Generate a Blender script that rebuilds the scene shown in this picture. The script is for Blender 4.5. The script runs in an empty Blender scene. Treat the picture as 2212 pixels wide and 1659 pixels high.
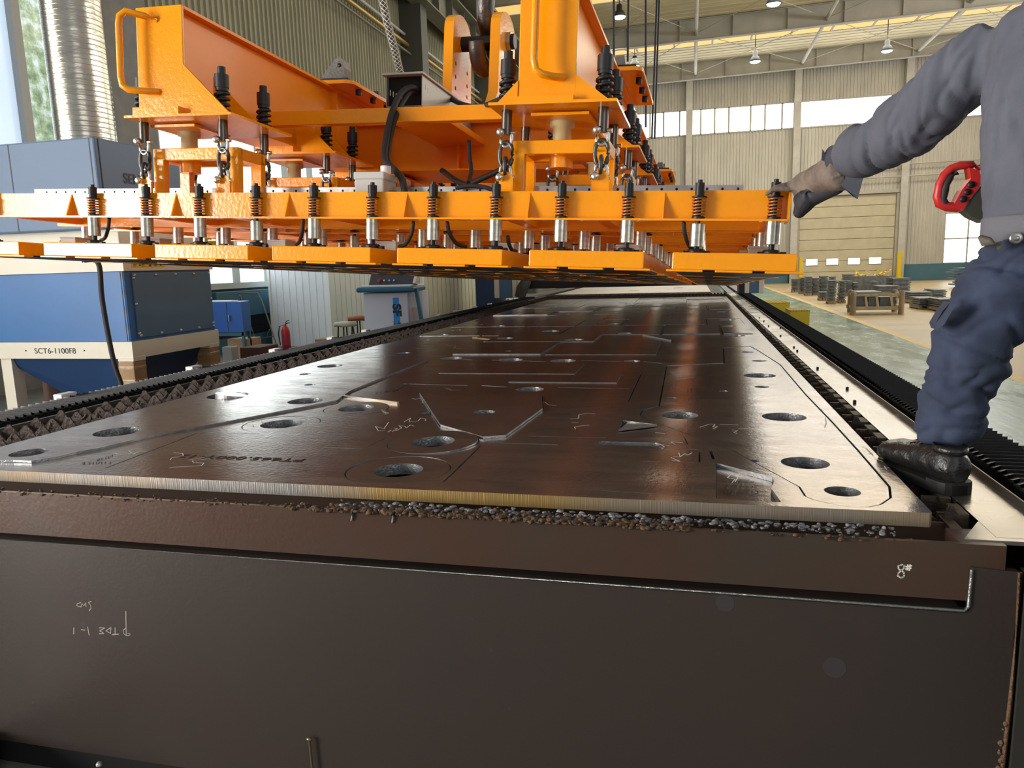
import bpy, bmesh, math, random, mathutils.geometry
from mathutils import Vector, Matrix, noise
PI = math.pi
rnd = random.Random(7)
scn = bpy.context.scene
COL = scn.collection

# ------------------------------------------------------------------ camera
F_PX = 1590.0
R = Matrix(((0.97166632, -0.00921845, 0.23617704),
            (0.23455692, 0.16069260, -0.95872881),
            (-0.02911391, 0.98696145, 0.15830183)))
CAM = Vector((0, 0, 1.6))
cd = bpy.data.cameras.new('camera'); cam = bpy.data.objects.new('camera', cd); COL.objects.link(cam)
cd.sensor_width = 36; cd.lens = F_PX / 2212 * 36; cd.clip_start = .05; cd.clip_end = 400
M4 = R.to_4x4(); M4.translation = CAM; cam.matrix_world = M4
scn.camera = cam

# ------------------------------------------------------------------ light
scn.view_settings.view_transform = 'Standard'; scn.view_settings.look = 'None'
scn.view_settings.gamma = 1; scn.view_settings.exposure = 0.05
w = bpy.data.worlds.new('sky'); scn.world = w; w.use_nodes = True
bg = w.node_tree.nodes['Background']; bg.inputs[0].default_value = (.96, .97, 1, 1); bg.inputs[1].default_value = .36
def area(name, loc, rot, sx, sy, power, col=(1, 1, 1)):
    l = bpy.data.lights.new(name, 'AREA'); l.shape = 'RECTANGLE'; l.size = sx; l.size_y = sy; l.energy = power; l.color = col
    o = bpy.data.objects.new(name, l); COL.objects.link(o); o.location = loc; o.rotation_euler = rot
    return o
# daylight coming in through the glazed left wall, and from the open end of the hall behind the viewer
area('window_daylight', (-9.2, 1.6, 3.4), (0, -PI/2, 0), 3.0, 4.0, 50, (1, .97, .93))
area('window_daylight', (-9.2, 9.2, 4.0), (0, -PI/2, 0), 4.4, 2.6, 70, (.9, .96, 1))
area('window_daylight', (-9.2, 17, 3.0), (0, -PI/2, 0), 2.8, 8.5, 170, (.9, .96, 1))
area('gate_daylight', (9, -9, 4.5), (math.radians(75), 0, math.radians(20)), 9, 6, 260, (1, .98, .94))
area('skylight', (6, 30, 13.0), (0, 0, 0), 22, 2.0, 1500, (1, .93, .78))
area('skylight', (6, 42, 12.6), (0, 0, 0), 22, 3.0, 1500, (1, .93, .78))
area('side_bounce_fill', (17, 18, 3.0), (0, PI/2, 0), 5, 12, 600, (1, .97, .9))  # unseen fill added on the right as bounce light, no gate there
area('clerestory_and_ceiling_fill', (7, 49.2, 10.3), (-PI/2-.5, 0, 0), 24, 1.8, 450, (1, 1, 1))
area('clerestory_and_ceiling_fill', (21, 24, 10.3), (0, PI/2+.6, 0), 1.8, 30, 2300, (1, .98, .92))  # unseen side lamp added to brighten the ceiling

# ------------------------------------------------------------------ helpers
def ray(x, y): return R @ Vector((x - 1106, -(y - 829.5), -F_PX))
def Py(x, y, Y): r = ray(x, y); return CAM + r * (Y / r.y)
def Pz(x, y, z): r = ray(x, y); return CAM + r * ((z - 1.6) / r.z)
def Px(x, y, X): r = ray(x, y); return CAM + r * (X / r.x)

def V3(*a): return Vector(a)

class MB:
    def __init__(s): s.v = []; s.f = []; s.sm = []; s.mi = []; s.cur = 0
    def add(s, vs, fs, sm=False):
        n = len(s.v); s.v += [Vector(p) for p in vs]
        for f in fs: s.f.append([i + n for i in f]); s.sm.append(sm); s.mi.append(s.cur)
        return s
    def box(s, x0, x1, y0, y1, z0, z1):
        return s.add([(x0,y0,z0),(x1,y0,z0),(x1,y1,z0),(x0,y1,z0),(x0,y0,z1),(x1,y0,z1),(x1,y1,z1),(x0,y1,z1)],
                     [(0,3,2,1),(4,5,6,7),(0,1,5,4),(1,2,6,5),(2,3,7,6),(3,0,4,7)])
    def bbox(s, x0, x1, y0, y1, z0, z1, b=.005):      # box with chamfered edges
        bm = bmesh.new(); bmesh.ops.create_cube(bm, size=1)
        for v in bm.verts: v.co = Vector(((x0+x1)/2 + v.co.x*(x1-x0), (y0+y1)/2 + v.co.y*(y1-y0), (z0+z1)/2 + v.co.z*(z1-z0)))
        bmesh.ops.bevel(bm, geom=list(bm.edges), offset=b, segments=2, affect='EDGES', profile=.5)
        bm.verts.index_update(); s.add([v.co.copy() for v in bm.verts], [[v.index for v in f.verts] for f in bm.faces]); bm.free()
        return s
    def frame(s, d):
        d = Vector(d).normalized(); a = Vector((0,0,1)) if abs(d.z) < .9 else Vector((1,0,0))
        x = d.cross(a).normalized(); y = x.cross(d).normalized(); return x, y, d
    def bar(s, a, b, wx, wy, up=None):
        a = Vector(a); b = Vector(b); d = (b-a).normalized()
        u = Vector(up) if up is not None else (Vector((0,0,1)) if abs(d.z) < .9 else Vector((0,1,0)))
        x = d.cross(u).normalized()*wx/2; y = x.cross(d).normalized()*wy/2
        return s.add([a-x-y, a+x-y, a+x+y, a-x+y, b-x-y, b+x-y, b+x+y, b-x+y],
                     [(0,3,2,1),(4,5,6,7),(0,1,5,4),(1,2,6,5),(2,3,7,6),(3,0,4,7)])
    def cyl(s, a, b, r, r2=None, n=16, cap=True):
        a = Vector(a); b = Vector(b); r2 = r if r2 is None else r2; x, y, d = s.frame(b-a)
        vs = [a+(x*math.cos(2*PI*i/n)+y*math.sin(2*PI*i/n))*r for i in range(n)] + [b+(x*math.cos(2*PI*i/n)+y*math.sin(2*PI*i/n))*r2 for i in range(n)]
        s.add(vs, [(i, (i+1)%n, n+(i+1)%n, n+i) for i in range(n)], True)
        if cap: s.add(vs, [tuple(range(n))[::-1], tuple(range(n, 2*n))])
        return s
    def tube(s, pts, r, n=8, closed=False, cap=True):
        pts = [Vector(p) for p in pts]; m = len(pts); rs = r if isinstance(r, (list, tuple)) else [r]*m
        vs = []; px = None
        for i, p in enumerate(pts):
            if closed: d = pts[(i+1)%m]-pts[i-1]
            else: d = pts[min(i+1, m-1)]-pts[max(i-1, 0)]
            d = d.normalized() if d.length > 1e-9 else Vector((0,0,1))
            if px is None: x, y, _ = s.frame(d)
            else:
                x = (px - d*px.dot(d)); x = x.normalized() if x.length > 1e-6 else s.frame(d)[0]; y = d.cross(x)
            px = x
            for k in range(n): vs.append(p + (x*math.cos(2*PI*k/n) + y*math.sin(2*PI*k/n))*rs[i])
        fs = []
        for i in range(m if closed else m-1):
            j = (i+1) % m
            for k in range(n): fs.append((i*n+k, i*n+(k+1)%n, j*n+(k+1)%n, j*n+k))
        s.add(vs, fs, True)
        if not closed and cap: s.add(vs, [tuple(range(n))[::-1], tuple(range((m-1)*n, m*n))])
        return s
    def lathe(s, prof, c, ax=(0,0,1), n=20):       # prof [(r, h)]
        x, y, d = s.frame(ax); c = Vector(c); vs = []
        for r, h in prof:
            for k in range(n): vs.append(c + d*h + (x*math.cos(2*PI*k/n)+y*math.sin(2*PI*k/n))*r)
        fs = [(i*n+k, i*n+(k+1)%n, (i+1)*n+(k+1)%n, (i+1)*n+k) for i in range(len(prof)-1) for k in range(n)]
        return s.add(vs, fs, True)
    def prism(s, pts, ext):                         # planar polygon extruded by vector
        pts = [Vector(p) for p in pts]; e = Vector(ext); n = len(pts)
        s.add(pts + [p+e for p in pts], [tuple(range(n))[::-1], tuple(range(n, 2*n))] + [(i, (i+1)%n, n+(i+1)%n, n+i) for i in range(n)])
        return s
    def sphere(s, c, r, n=10, sc=(1,1,1)):
        c = Vector(c); vs = []; m = n//2+1
        for i in range(m+1):
            t = PI*i/m
            for k in range(n): vs.append(c + Vector((math.sin(t)*math.cos(2*PI*k/n)*sc[0], math.sin(t)*math.sin(2*PI*k/n)*sc[1], math.cos(t)*sc[2]))*r)
        return s.add(vs, [(i*n+k, (i+1)*n+k, (i+1)*n+(k+1)%n, i*n+(k+1)%n) for i in range(m) for k in range(n)], True)
    def mesh(s, name, mats, off=Vector((0,0,0))):
        me = bpy.data.meshes.new(name); me.from_pydata([tuple(v-off) for v in s.v], [], s.f)
        me.polygons.foreach_set('use_smooth', s.sm); me.polygons.foreach_set('material_index', s.mi)
        for m in (mats if isinstance(mats, (list, tuple)) else [mats]): me.materials.append(m)
        bm = bmesh.new(); bm.from_mesh(me); bmesh.ops.recalc_face_normals(bm, faces=bm.faces); bm.to_mesh(me); bm.free()
        me.update(); return me

BASE = {}
def tag(o, label, cat, group=None, kind=None):
    if label: o['label'] = label
    if cat: o['category'] = cat
    if group: o['group'] = group
    if kind: o['kind'] = kind
    return o
def thing(name, label, cat, base=(0,0,0), group=None, frame=None):
    o = bpy.data.objects.new(name, None); COL.objects.link(o); o.empty_display_size = .05
    b = Vector(base); m = Matrix.Translation(b)
    o.matrix_world = (frame @ m) if frame is not None else m
    BASE[o.name] = b; tag(o, label, cat, group); return o
def part(name, mb, mats, parent, label=None):       # geometry given in the frame of the thing (absolute); stored relative to its base
    b = BASE[parent.name]; o = bpy.data.objects.new(name, mb.mesh(name, mats, b)); COL.objects.link(o); o.parent = parent
    BASE[o.name] = b
    if label: o['label'] = label
    return o
def solo(name, mb, mats, label, cat, base=None, group=None, frame=None, kind=None):
    if base is None:
        lo = Vector([min(v[i] for v in mb.v) for i in range(3)]); hi = Vector([max(v[i] for v in mb.v) for i in range(3)])
        base = Vector(((lo.x+hi.x)/2, (lo.y+hi.y)/2, lo.z))
    b = Vector(base); o = bpy.data.objects.new(name, mb.mesh(name, mats, b)); COL.objects.link(o)
    m = Matrix.Translation(b); o.matrix_world = (frame @ m) if frame is not None else m
    BASE[o.name] = b; return tag(o, label, cat, group, kind)
def struct(name, mb, mats):
    o = bpy.data.objects.new(name, mb.mesh(name, mats)); COL.objects.link(o); o['kind'] = 'structure'; BASE[o.name] = Vector((0,0,0)); return o
def copy_tree(src, mw, label=None, group=None):
    r = src.copy(); COL.objects.link(r); r.matrix_world = mw; BASE[r.name] = BASE[src.name]
    if label: r['label'] = label
    if group: r['group'] = group
    for ch in src.children:
        c = ch.copy(); COL.objects.link(c); c.parent = r
        for g in ch.children:
            d = g.copy(); COL.objects.link(d); d.parent = c
    return r

# ------------------------------------------------------------------ materials
def mat(name, col, rough=.5, metal=0, bump=0, bscale=30, var=0, vscale=4, col2=None, emit=None, estr=1, coat=0, spec=.5, stretch=(1,1,1), trans=0, alpha=1, rvar=0):
    m = bpy.data.materials.new(name); m.use_nodes = True; nt = m.node_tree; N = nt.nodes; L = nt.links
    p = N['Principled BSDF']
    c4 = tuple(col)+(1,)
    p.inputs['Base Color'].default_value = c4; p.inputs['Roughness'].default_value = rough; p.inputs['Metallic'].default_value = metal
    p.inputs['Specular IOR Level'].default_value = spec
    if coat: p.inputs['Coat Weight'].default_value = coat; p.inputs['Coat Roughness'].default_value = .12
    if trans: p.inputs['Transmission Weight'].default_value = trans
    if alpha < 1: p.inputs['Alpha'].default_value = alpha
    if emit: p.inputs['Emission Color'].default_value = tuple(emit)+(1,); p.inputs['Emission Strength'].default_value = estr
    if var or bump or col2 or rvar:
        tc = N.new('ShaderNodeTexCoord'); mp = N.new('ShaderNodeMapping'); mp.inputs['Scale'].default_value = stretch
        L.new(tc.outputs['Object'], mp.inputs['Vector'])
        if var or col2 or rvar:
            nz = N.new('ShaderNodeTexNoise'); nz.inputs['Scale'].default_value = vscale; nz.inputs['Detail'].default_value = 6; nz.inputs['Roughness'].default_value = .6
            L.new(mp.outputs[0], nz.inputs['Vector'])
            if var or col2:
                cr = N.new('ShaderNodeValToRGB'); cr.color_ramp.elements[0].position = .35; cr.color_ramp.elements[1].position = .68
                c2 = col2 if col2 else tuple(min(1, x*(1+var)) for x in col)
                c1 = col if col2 else tuple(x*(1-var) for x in col)
                cr.color_ramp.elements[0].color = tuple(c1)+(1,); cr.color_ramp.elements[1].color = tuple(c2)+(1,)
                L.new(nz.outputs[0], cr.inputs[0]); L.new(cr.outputs[0], p.inputs['Base Color'])
            if rvar:
                mr = N.new('ShaderNodeMapRange'); mr.inputs['To Min'].default_value = rough-rvar; mr.inputs['To Max'].default_value = rough+rvar
                mr.inputs['From Min'].default_value = .3; mr.inputs['From Max'].default_value = .7
                L.new(nz.outputs[0], mr.inputs['Value']); L.new(mr.outputs[0], p.inputs['Roughness'])
        if bump:
            nb = N.new('ShaderNodeTexNoise'); nb.inputs['Scale'].default_value = bscale; nb.inputs['Detail'].default_value = 4
            L.new(mp.outputs[0], nb.inputs['Vector'])
            bp = N.new('ShaderNodeBump'); bp.inputs['Strength'].default_value = bump; bp.inputs['Distance'].default_value = .01
            L.new(nb.outputs[0], bp.inputs['Height']); L.new(bp.outputs[0], p.inputs['Normal'])
    return m
ORANGE = mat('orange_paint', (.97, .345, .0008), .20, 0, .12, 60, .05, 5, spec=.55)
ORANGE2 = mat('orange_paint_beam', (.92, .285, .0008), .30, 0, .06, 25, .06, 2, spec=.4)
BLACK = mat('black_steel', (.014, .013, .014), .42, .3, .1, 80)
BLACKP = mat('black_plastic', (.012, .012, .013), .5)
RUBBER = mat('black_rubber', (.016, .015, .015), .62, 0, .1, 60)
CHROME = mat('chrome_sleeve', (.52, .50, .42), .28, .95, .05, 30, .25, 14, stretch=(1,1,3))
ZINC = mat('galvanised_steel', (.55, .55, .54), .38, .85, .1, 40, .2, 8)
SHACKLE = mat('zinc_shackle', (.68, .66, .60), .27, .95, .15, 60, .2, 20)
CHAINM = mat('dark_chain', (.10, .095, .09), .35, .8, .1, 50)
SPRING = mat('copper_spring', (.50, .22, .08), .36, .75)
NYLON = mat('nylon_collar', (.62, .50, .25), .45)
GREYBOX = mat('grey_enclosure', (.50, .50, .46), .5)
WHITE = mat('white_paint', (.80, .80, .77), .4)
CREAM = mat('cream_paint', (.72, .68, .56), .45, 0, .05, 20, .04, 3)
BLUE = mat('blue_paint', (.035, .15, .38), .42, 0, .03, 30, .08, 1.5)
BLUE2 = mat('slate_blue_paint', (.075, .16, .27), .5, 0, .03, 20, .06, 2)
NAVY = mat('navy_paint', (.012, .045, .13), .35, 0, .03, 20, .1, 2)
TEAL = mat('faded_teal_paint', (.035, .13, .19), .55, 0, .1, 20, .15, 3)
YELLOW = mat('yellow_paint', (.72, .50, .015), .5)
RED = mat('red_paint', (.50, .02, .02), .35)
CARD = mat('cardboard', (.36, .22, .11), .7, 0, .2, 30, .15, 5)
TAPE = mat('packing_tape', (.42, .31, .19), .2, 0, .3, 50, .2, 30)
WOOD = mat('weathered_wood', (.30, .22, .13), .8, 0, .4, 30, .25, 8, stretch=(1,1,.2))
STACK = mat('dark_cut_steel', (.15, .165, .17), .45, .5, .3, 60, .25, 8)
SUS = mat('brushed_steel', (.42, .42, .40), .3, .9, .05, 20, .1, 4)
MESHG = mat('perforated_grey_metal', (.22, .21, .19), .4, .7, .8, 260, .3, 120)
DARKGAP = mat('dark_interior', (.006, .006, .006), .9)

def plate_mat():
    m = bpy.data.materials.new('mill_scale_plate'); m.use_nodes = True; nt = m.node_tree; N = nt.nodes; L = nt.links; p = N['Principled BSDF']
    tc = N.new('ShaderNodeNewGeometry')
    def noi(scale, det, st=(1,1,1)):
        mp = N.new('ShaderNodeMapping'); mp.inputs['Scale'].default_value = st; L.new(tc.outputs['Position'], mp.inputs['Vector'])
        n = N.new('ShaderNodeTexNoise'); n.inputs['Scale'].default_value = scale; n.inputs['Detail'].default_value = det; n.inputs['Roughness'].default_value = .65
        L.new(mp.outputs[0], n.inputs['Vector']); return n
    a = noi(1.3, 8, (.5, 1.6, 1)); b = noi(60, 3); c = noi(5, 6, (1, 2.5, 1))
    r = N.new('ShaderNodeValToRGB'); r.color_ramp.elements[0].position = .3; r.color_ramp.elements[1].position = .75
    r.color_ramp.elements[0].color = (.29, .245, .215, 1); r.color_ramp.elements[1].color = (.46, .40, .335, 1)
    mx = N.new('ShaderNodeMix'); mx.data_type = 'FLOAT'; mx.inputs[0].default_value = .25
    L.new(a.outputs[0], mx.inputs[2]); L.new(c.outputs[0], mx.inputs[3]); L.new(mx.outputs[0], r.inputs[0])
    g = noi(420, 2); g2 = noi(14, 5, (1, 3, 1)); r2 = N.new('ShaderNodeMapRange'); r2.inputs['From Min'].default_value = .3; r2.inputs['From Max'].default_value = .7; r2.inputs['To Min'].default_value = .72; r2.inputs['To Max'].default_value = 1.15
    ad = N.new('ShaderNodeMix'); ad.data_type = 'FLOAT'; ad.inputs[0].default_value = .45; L.new(g.outputs[0], ad.inputs[2]); L.new(g2.outputs[0], ad.inputs[3]); L.new(ad.outputs[0], r2.inputs['Value'])
    mm = N.new('ShaderNodeMix'); mm.data_type = 'RGBA'; mm.blend_type = 'MULTIPLY'; mm.inputs[0].default_value = 1; L.new(r.outputs[0], mm.inputs[6]); L.new(r2.outputs[0], mm.inputs[7]); L.new(mm.outputs[2], p.inputs['Base Color'])
    p.inputs['Metallic'].default_value = .82
    mr = N.new('ShaderNodeMapRange'); mr.inputs['From Min'].default_value = .3; mr.inputs['From Max'].default_value = .7; mr.inputs['To Min'].default_value = .15; mr.inputs['To Max'].default_value = .27
    L.new(c.outputs[0], mr.inputs['Value']); L.new(mr.outputs[0], p.inputs['Roughness'])
    bp = N.new('ShaderNodeBump'); bp.inputs['Strength'].default_value = .25; bp.inputs['Distance'].default_value = .003
    L.new(b.outputs[0], bp.inputs['Height']); L.new(bp.outputs[0], p.inputs['Normal'])
    return m
PLATE = plate_mat()
def edge_mat():      # flame/laser cut edge: fine vertical striations, tempering colours along its length
    m = bpy.data.materials.new('laser_cut_edge'); m.use_nodes = True; nt = m.node_tree; N = nt.nodes; L = nt.links; p = N['Principled BSDF']
    g = N.new('ShaderNodeNewGeometry'); mp = N.new('ShaderNodeMapping'); mp.inputs['Scale'].default_value = (260, 260, 3); L.new(g.outputs['Position'], mp.inputs['Vector'])
    n = N.new('ShaderNodeTexNoise'); n.inputs['Scale'].default_value = 1; n.inputs['Detail'].default_value = 2; L.new(mp.outputs[0], n.inputs['Vector'])
    mp2 = N.new('ShaderNodeMapping'); mp2.inputs['Scale'].default_value = (.9, 1, 1); L.new(g.outputs['Position'], mp2.inputs['Vector'])
    n2 = N.new('ShaderNodeTexNoise'); n2.inputs['Scale'].default_value = 1.0; n2.inputs['Detail'].default_value = 3; L.new(mp2.outputs[0], n2.inputs['Vector'])
    r = N.new('ShaderNodeValToRGB'); e = r.color_ramp.elements; e[0].position = .46; e[0].color = (.36, .34, .32, 1); e[1].position = .62; e[1].color = (.50, .33, .12, 1)
    L.new(n2.outputs[0], r.inputs[0]); L.new(r.outputs[0], p.inputs['Base Color'])
    p.inputs['Metallic'].default_value = .7; p.inputs['Roughness'].default_value = .36
    bp = N.new('ShaderNodeBump'); bp.inputs['Strength'].default_value = .5; bp.inputs['Distance'].default_value = .003
    L.new(n.outputs[0], bp.inputs['Height']); L.new(bp.outputs[0], p.inputs['Normal'])
    return m
EDGE = edge_mat()
SPOTM = mat('dark_stain', (.040, .034, .034), .46)
PANELM = mat('brown_oiled_steel', (.052, .037, .030), .44, .3, .08, 90, .2, 1.2, col2=(.040, .033, .028), rvar=.06)
BEAMM = mat('red_brown_oxide_steel', (.085, .038, .022), .36, .3, .08, 90, 0, 1.3, col2=(.058, .044, .032), rvar=.06)
DECKM = mat('bare_deck_steel', (.42, .39, .34), .26, .9, .15, 14, .15, 3, rvar=.08)
SLATM = mat('slag_coated_slat', (.045, .030, .024), .65, .3, .8, 60, 0, 25, col2=(.085, .06, .048))
SLAGM = mat('slag', (.030, .022, .018), .7, .2, 1, 60, 0, 30, col2=(.13, .07, .028))
SLAGG = mat('grey_slag', (.05, .05, .055), .5, .5, 1, 60, 0, 30, col2=(.28, .28, .29))
CHALK = mat('white_chalk', (.80, .76, .68), .9)
BURN = mat('burnt_marking', (.018, .012, .010), .8)
INK = mat('dark_lettering', (.02, .022, .03), .5)
DENIM = mat('grey_work_cotton', (.105, .11, .14), .85, 0, .25, 420, .12, 5)
TROUS = mat('navy_work_cotton', (.020, .028, .052), .9, 0, .25, 420, 0, 6, col2=(.040, .056, .105))
LEATHER = mat('black_leather', (.012, .012, .012), .32, 0, .35, 130, coat=.2)
GLOVEM = mat('worn_suede_glove', (.19, .15, .12), .9, 0, .5, 60, .35, 12)
GLOVED = mat('dark_glove_palm', (.022, .024, .032), .6, 0, .2, 60)  # palm and thumb side, darker than the rest of the glove
SKIN = mat('skin', (.55, .33, .23), .5)
HAIR = mat('black_hair', (.01, .009, .009), .6)
SKYPANE = mat('daylit_glass', (.9, .95, 1), .3, emit=(.93, .97, 1), estr=2.6)
TREEPANE = None
def tree_pane():
    m = bpy.data.materials.new('foliage_seen_through_glass'); m.use_nodes = True; nt = m.node_tree; N = nt.nodes; L = nt.links; p = N['Principled BSDF']
    g = N.new('ShaderNodeNewGeometry'); n = N.new('ShaderNodeTexNoise'); n.inputs['Scale'].default_value = 4; n.inputs['Detail'].default_value = 10; n.inputs['Roughness'].default_value = .7
    L.new(g.outputs['Position'], n.inputs['Vector']); r = N.new('ShaderNodeValToRGB'); e = r.color_ramp.elements
    e[0].position = .38; e[0].color = (.10, .17, .10, 1); e[1].position = .62; e[1].color = (.75, .88, .88, 1); x = e.new(.5); x.color = (.32, .45, .25, 1)
    L.new(n.outputs[0], r.inputs[0]); L.new(r.outputs[0], p.inputs['Emission Color']); p.inputs['Emission Strength'].default_value = .95
    p.inputs['Base Color'].default_value = (.05, .06, .05, 1); p.inputs['Roughness'].default_value = .15; return m
TREEPANE = tree_pane()

# ================================================================== the hall
YW = 50.0; XL = -9.5; XR = 22.0; ZE = 13.1
FLOORG = mat('green_epoxy_floor', (.12, .225, .18), .22, 0, .35, 9, 0, 3, col2=(.22, .33, .26), stretch=(1, .35, 1), rvar=.08)
FLOORC = mat('tan_concrete_floor', (.36, .28, .15), .38, 0, .2, 6, 0, 1.5, col2=(.48, .37, .20), stretch=(.35, 1, 1), rvar=.1)
FLOORN = mat('grey_concrete_floor', (.16, .16, .15), .6, 0, .1, 8, .2, 2)
LINE = mat('worn_yellow_line', (.62, .42, .12), .5, 0, 0, 10, .15, 6)
mb = MB()
for i, (a, b) in enumerate(((-9.6, 1.15), (1.15, 3.95), (3.95, 4.13), (4.13, XR))):
    mb.cur = i; mb.add([(a, -9, 0), (b, -9, 0), (b, YW, 0), (a, YW, 0)], [(0, 1, 2, 3)])
struct('floor', mb, [FLOORN, FLOORG, LINE, FLOORC])
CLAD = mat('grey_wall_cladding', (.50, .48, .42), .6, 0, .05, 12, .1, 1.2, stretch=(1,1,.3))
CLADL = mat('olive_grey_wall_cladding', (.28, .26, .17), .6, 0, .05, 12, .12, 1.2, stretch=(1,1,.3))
CONC = mat('grey_plaster', (.21, .20, .185), .8, 0, .1, 12, .12, 3)
COLM = mat('pale_steel_column', (.48, .46, .41), .6, 0, .05, 8, .1, 2)
ROOFM = mat('roof_sheet', (.66, .60, .42), .6, 0, 0, 3, .12, 1.2, stretch=(.3, 1, 1))
STEELG = mat('grey_roof_steel', (.42, .40, .35), .6, 0, .05, 6, .1, 1)
def corrug(mb, along, a0, a1, fixed, z0, z1, pitch=.19, dep=.045):
    n = max(1, int((a1-a0)/pitch)); prof = []
    for i in range(n):
        s = a0+(a1-a0)*i/n; p = (a1-a0)/n
        prof += [(s, 0), (s+p*.55, 0), (s+p*.68, dep), (s+p*.87, dep)]
    prof.append((a1, 0)); vs = []
    for s, d in prof:
        for z in (z0, z1): vs.append((s, fixed-d, z) if along == 'x' else (fixed+d, s, z))
    mb.add(vs, [(2*i, 2*i+2, 2*i+3, 2*i+1) for i in range(len(prof)-1)])
# far wall, corrugated, with a clerestory band, roll-up door and lower windows left open
mb = MB(); Zw0, Zw1 = 9.45, 10.98
corrug(mb, 'x', XL, XR, YW, Zw1, 15.2); corrug(mb, 'x', XL, 6.35, YW, 1.0, Zw0); corrug(mb, 'x', 12.0, 14.72, YW, 1.0, Zw0); corrug(mb, 'x', 18.6, XR, YW, 1.0, Zw0)
corrug(mb, 'x', 14.72, 18.6, YW, 3.95, Zw0); corrug(mb, 'x', 6.35, 12.0, YW, 5.3, Zw0)
struct('wall_back', mb, CLAD)
mb = MB()
for a, b in ((XL, 6.35), (12.35, XR)): mb.box(a, b, YW-.08, YW, 0, 1.0)
struct('trim_1', mb, mat('blue_teal_band', (.06, .15, .20), .5, 0, .05, 10, .1, 1))
mb = MB()
mb.box(XL, XR, YW+.05, YW+.08, Zw0-.1, Zw1+.1)
struct('window_1', mb, SKYPANE)
mb = MB(); random.seed(3)
for z in (Zw0, Zw1): mb.box(XL, XR, YW-.06, YW+.02, z-.04, z+.04)
x = -3.7
while x < 6:
    mb.box(x-.05, x+.05, YW-.06, YW+.04, Zw0, Zw1); x += rnd.choice((.85, 1.0, 1.3))
o = struct('trim_2', mb, STEELG)
mb = MB(); mb.box(14.72, 18.6, YW+.02, YW+.05, 1.0, 3.95); struct('window_2', mb, SKYPANE)
mb = MB()
for x in (14.72, 16.0, 17.3, 18.6): mb.box(x-.04, x+.04, YW-.04, YW+.02, 1.0, 3.95)
for z in (1.0, 2.45, 3.95): mb.box(14.72, 18.6, YW-.04, YW+.02, z-.04, z+.04)
struct('trim_3', mb, STEELG)
# columns on the far wall
for k, x in enumerate((-9.2, -.25, 6.15, 12.3, 18.9)):
    mb = MB(); mb.box(x-.05, x+.05, YW-.42, YW-.05, 0, ZE); mb.box(x-.2, x+.2, YW-.45, YW-.42, 0, ZE); mb.box(x-.2, x+.2, YW-.08, YW-.05, 0, ZE)
    o = solo('wall_column', mb, COLM, '%s pale steel column against the far corrugated wall' % ('leftmost', 'second from left,', 'roll-up door side, left,', 'roll-up door side, right,', 'rightmost')[k], 'column', group='steel columns of the far wall'); o['kind'] = 'structure'
# roll-up door
DOORM = mat('cream_door_panels', (.50, .455, .32), .6, 0, .1, 10, .08, 2)
mb = MB(); z = 0.0; rowsz = []
while z < 5.25:
    z2 = min(z+.66, 5.3); mb.bbox(6.5, 11.95, YW-.12, YW-.02, z+.012, z2-.012, .02); z = z2
mb.box(6.5, 11.95, YW-.05, YW-.01, 0, 5.3)
struct('door_1', mb, DOORM)
dr = bpy.data.objects['door_1']
mb = MB()
for x in (6.95, 8.15, 9.4, 10.6):
    mb.box(x-.04, x+.7, YW-.15, YW-.118, 1.06, 1.5)
pf = part('window_frame', mb, STEELG, dr)
mb = MB()
for x in (6.95, 8.15, 9.4, 10.6): mb.box(x, x+.66, YW-.158, YW-.15, 1.1, 1.46)
part('pane', mb, SKYPANE, dr)
mb = MB()
for x in (6.4, 12.05): mb.box(x-.08, x+.08, YW-.25, YW-.02, 0, 5.6)
mb.box(6.3, 12.2, YW-.3, YW-.02, 5.3, 5.5)
struct('trim_4', mb, STEELG)
mb = MB(); mb.cyl((12.05, YW-1.2, 0), (12.05, YW-1.2, 1.75), .14, n=14)
solo('bollard', mb, YELLOW, 'tall yellow bollard at the right side of the roll-up door', 'bollard')
mb = MB(); mb.cyl((6.5, YW-1.2, 0), (6.5, YW-1.2, 1.6), .12, n=14)
solo('bollard', mb, YELLOW, 'yellow bollard at the left side of the roll-up door, by the lifting magnets', 'bollard')
mb = MB()
for z in (6.2, 6.9): mb.cyl((9.5, YW-.4, z), (XR, YW-.4, z+.06), .05, n=6)
solo('wall_pipe', mb, STEELG, 'thin horizontal pipes on the far wall beyond the worker', 'pipe')

# roof: sheets, skylight bands, rafters, struts
sl = .0175
def rz(x): return ZE+.55+sl*(x+4)
mb = MB()
def roofquad(y0, y1): mb.add([(XL, y0, rz(XL)), (XR, y0, rz(XR)), (XR, y1, rz(XR)), (XL, y1, rz(XL))], [(0, 1, 2, 3)])
bands = [(26.9, 28.7), (35.2, 37.0), (44.4, 46.1)]
ys = 6.0
for a, b in bands: roofquad(ys, a); ys = b
roofquad(ys, YW+.1)
y = 6.4
while y < YW:
    if not any(a-.3 < y < b for a, b in bands): mb.bar((XL, y, rz(XL)-.015), (XR, y, rz(XR)-.015), .08, .03)
    y += .55
struct('ceiling', mb, ROOFM)
SKYL = mat('amber_skylight', (.10, .06, .02), .4, emit=(1, .56, .17), estr=1.1)
for k, (a, b) in enumerate(bands):
    mb = MB(); mb.add([(XL, a, rz(XL)+.03), (XR, a, rz(XR)+.03), (XR, b, rz(XR)+.03), (XL, b, rz(XL)+.03)], [(0, 1, 2, 3)])
    struct('window_%d' % (3+k), mb, SKYL)
    mb = MB(); x = XL
    while x < XR: mb.bar((x, a, rz(x)), (x, b, rz(x)), .1, .06); x += 2.1
    struct('trim_%d' % (5+k), mb, STEELG)
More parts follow.
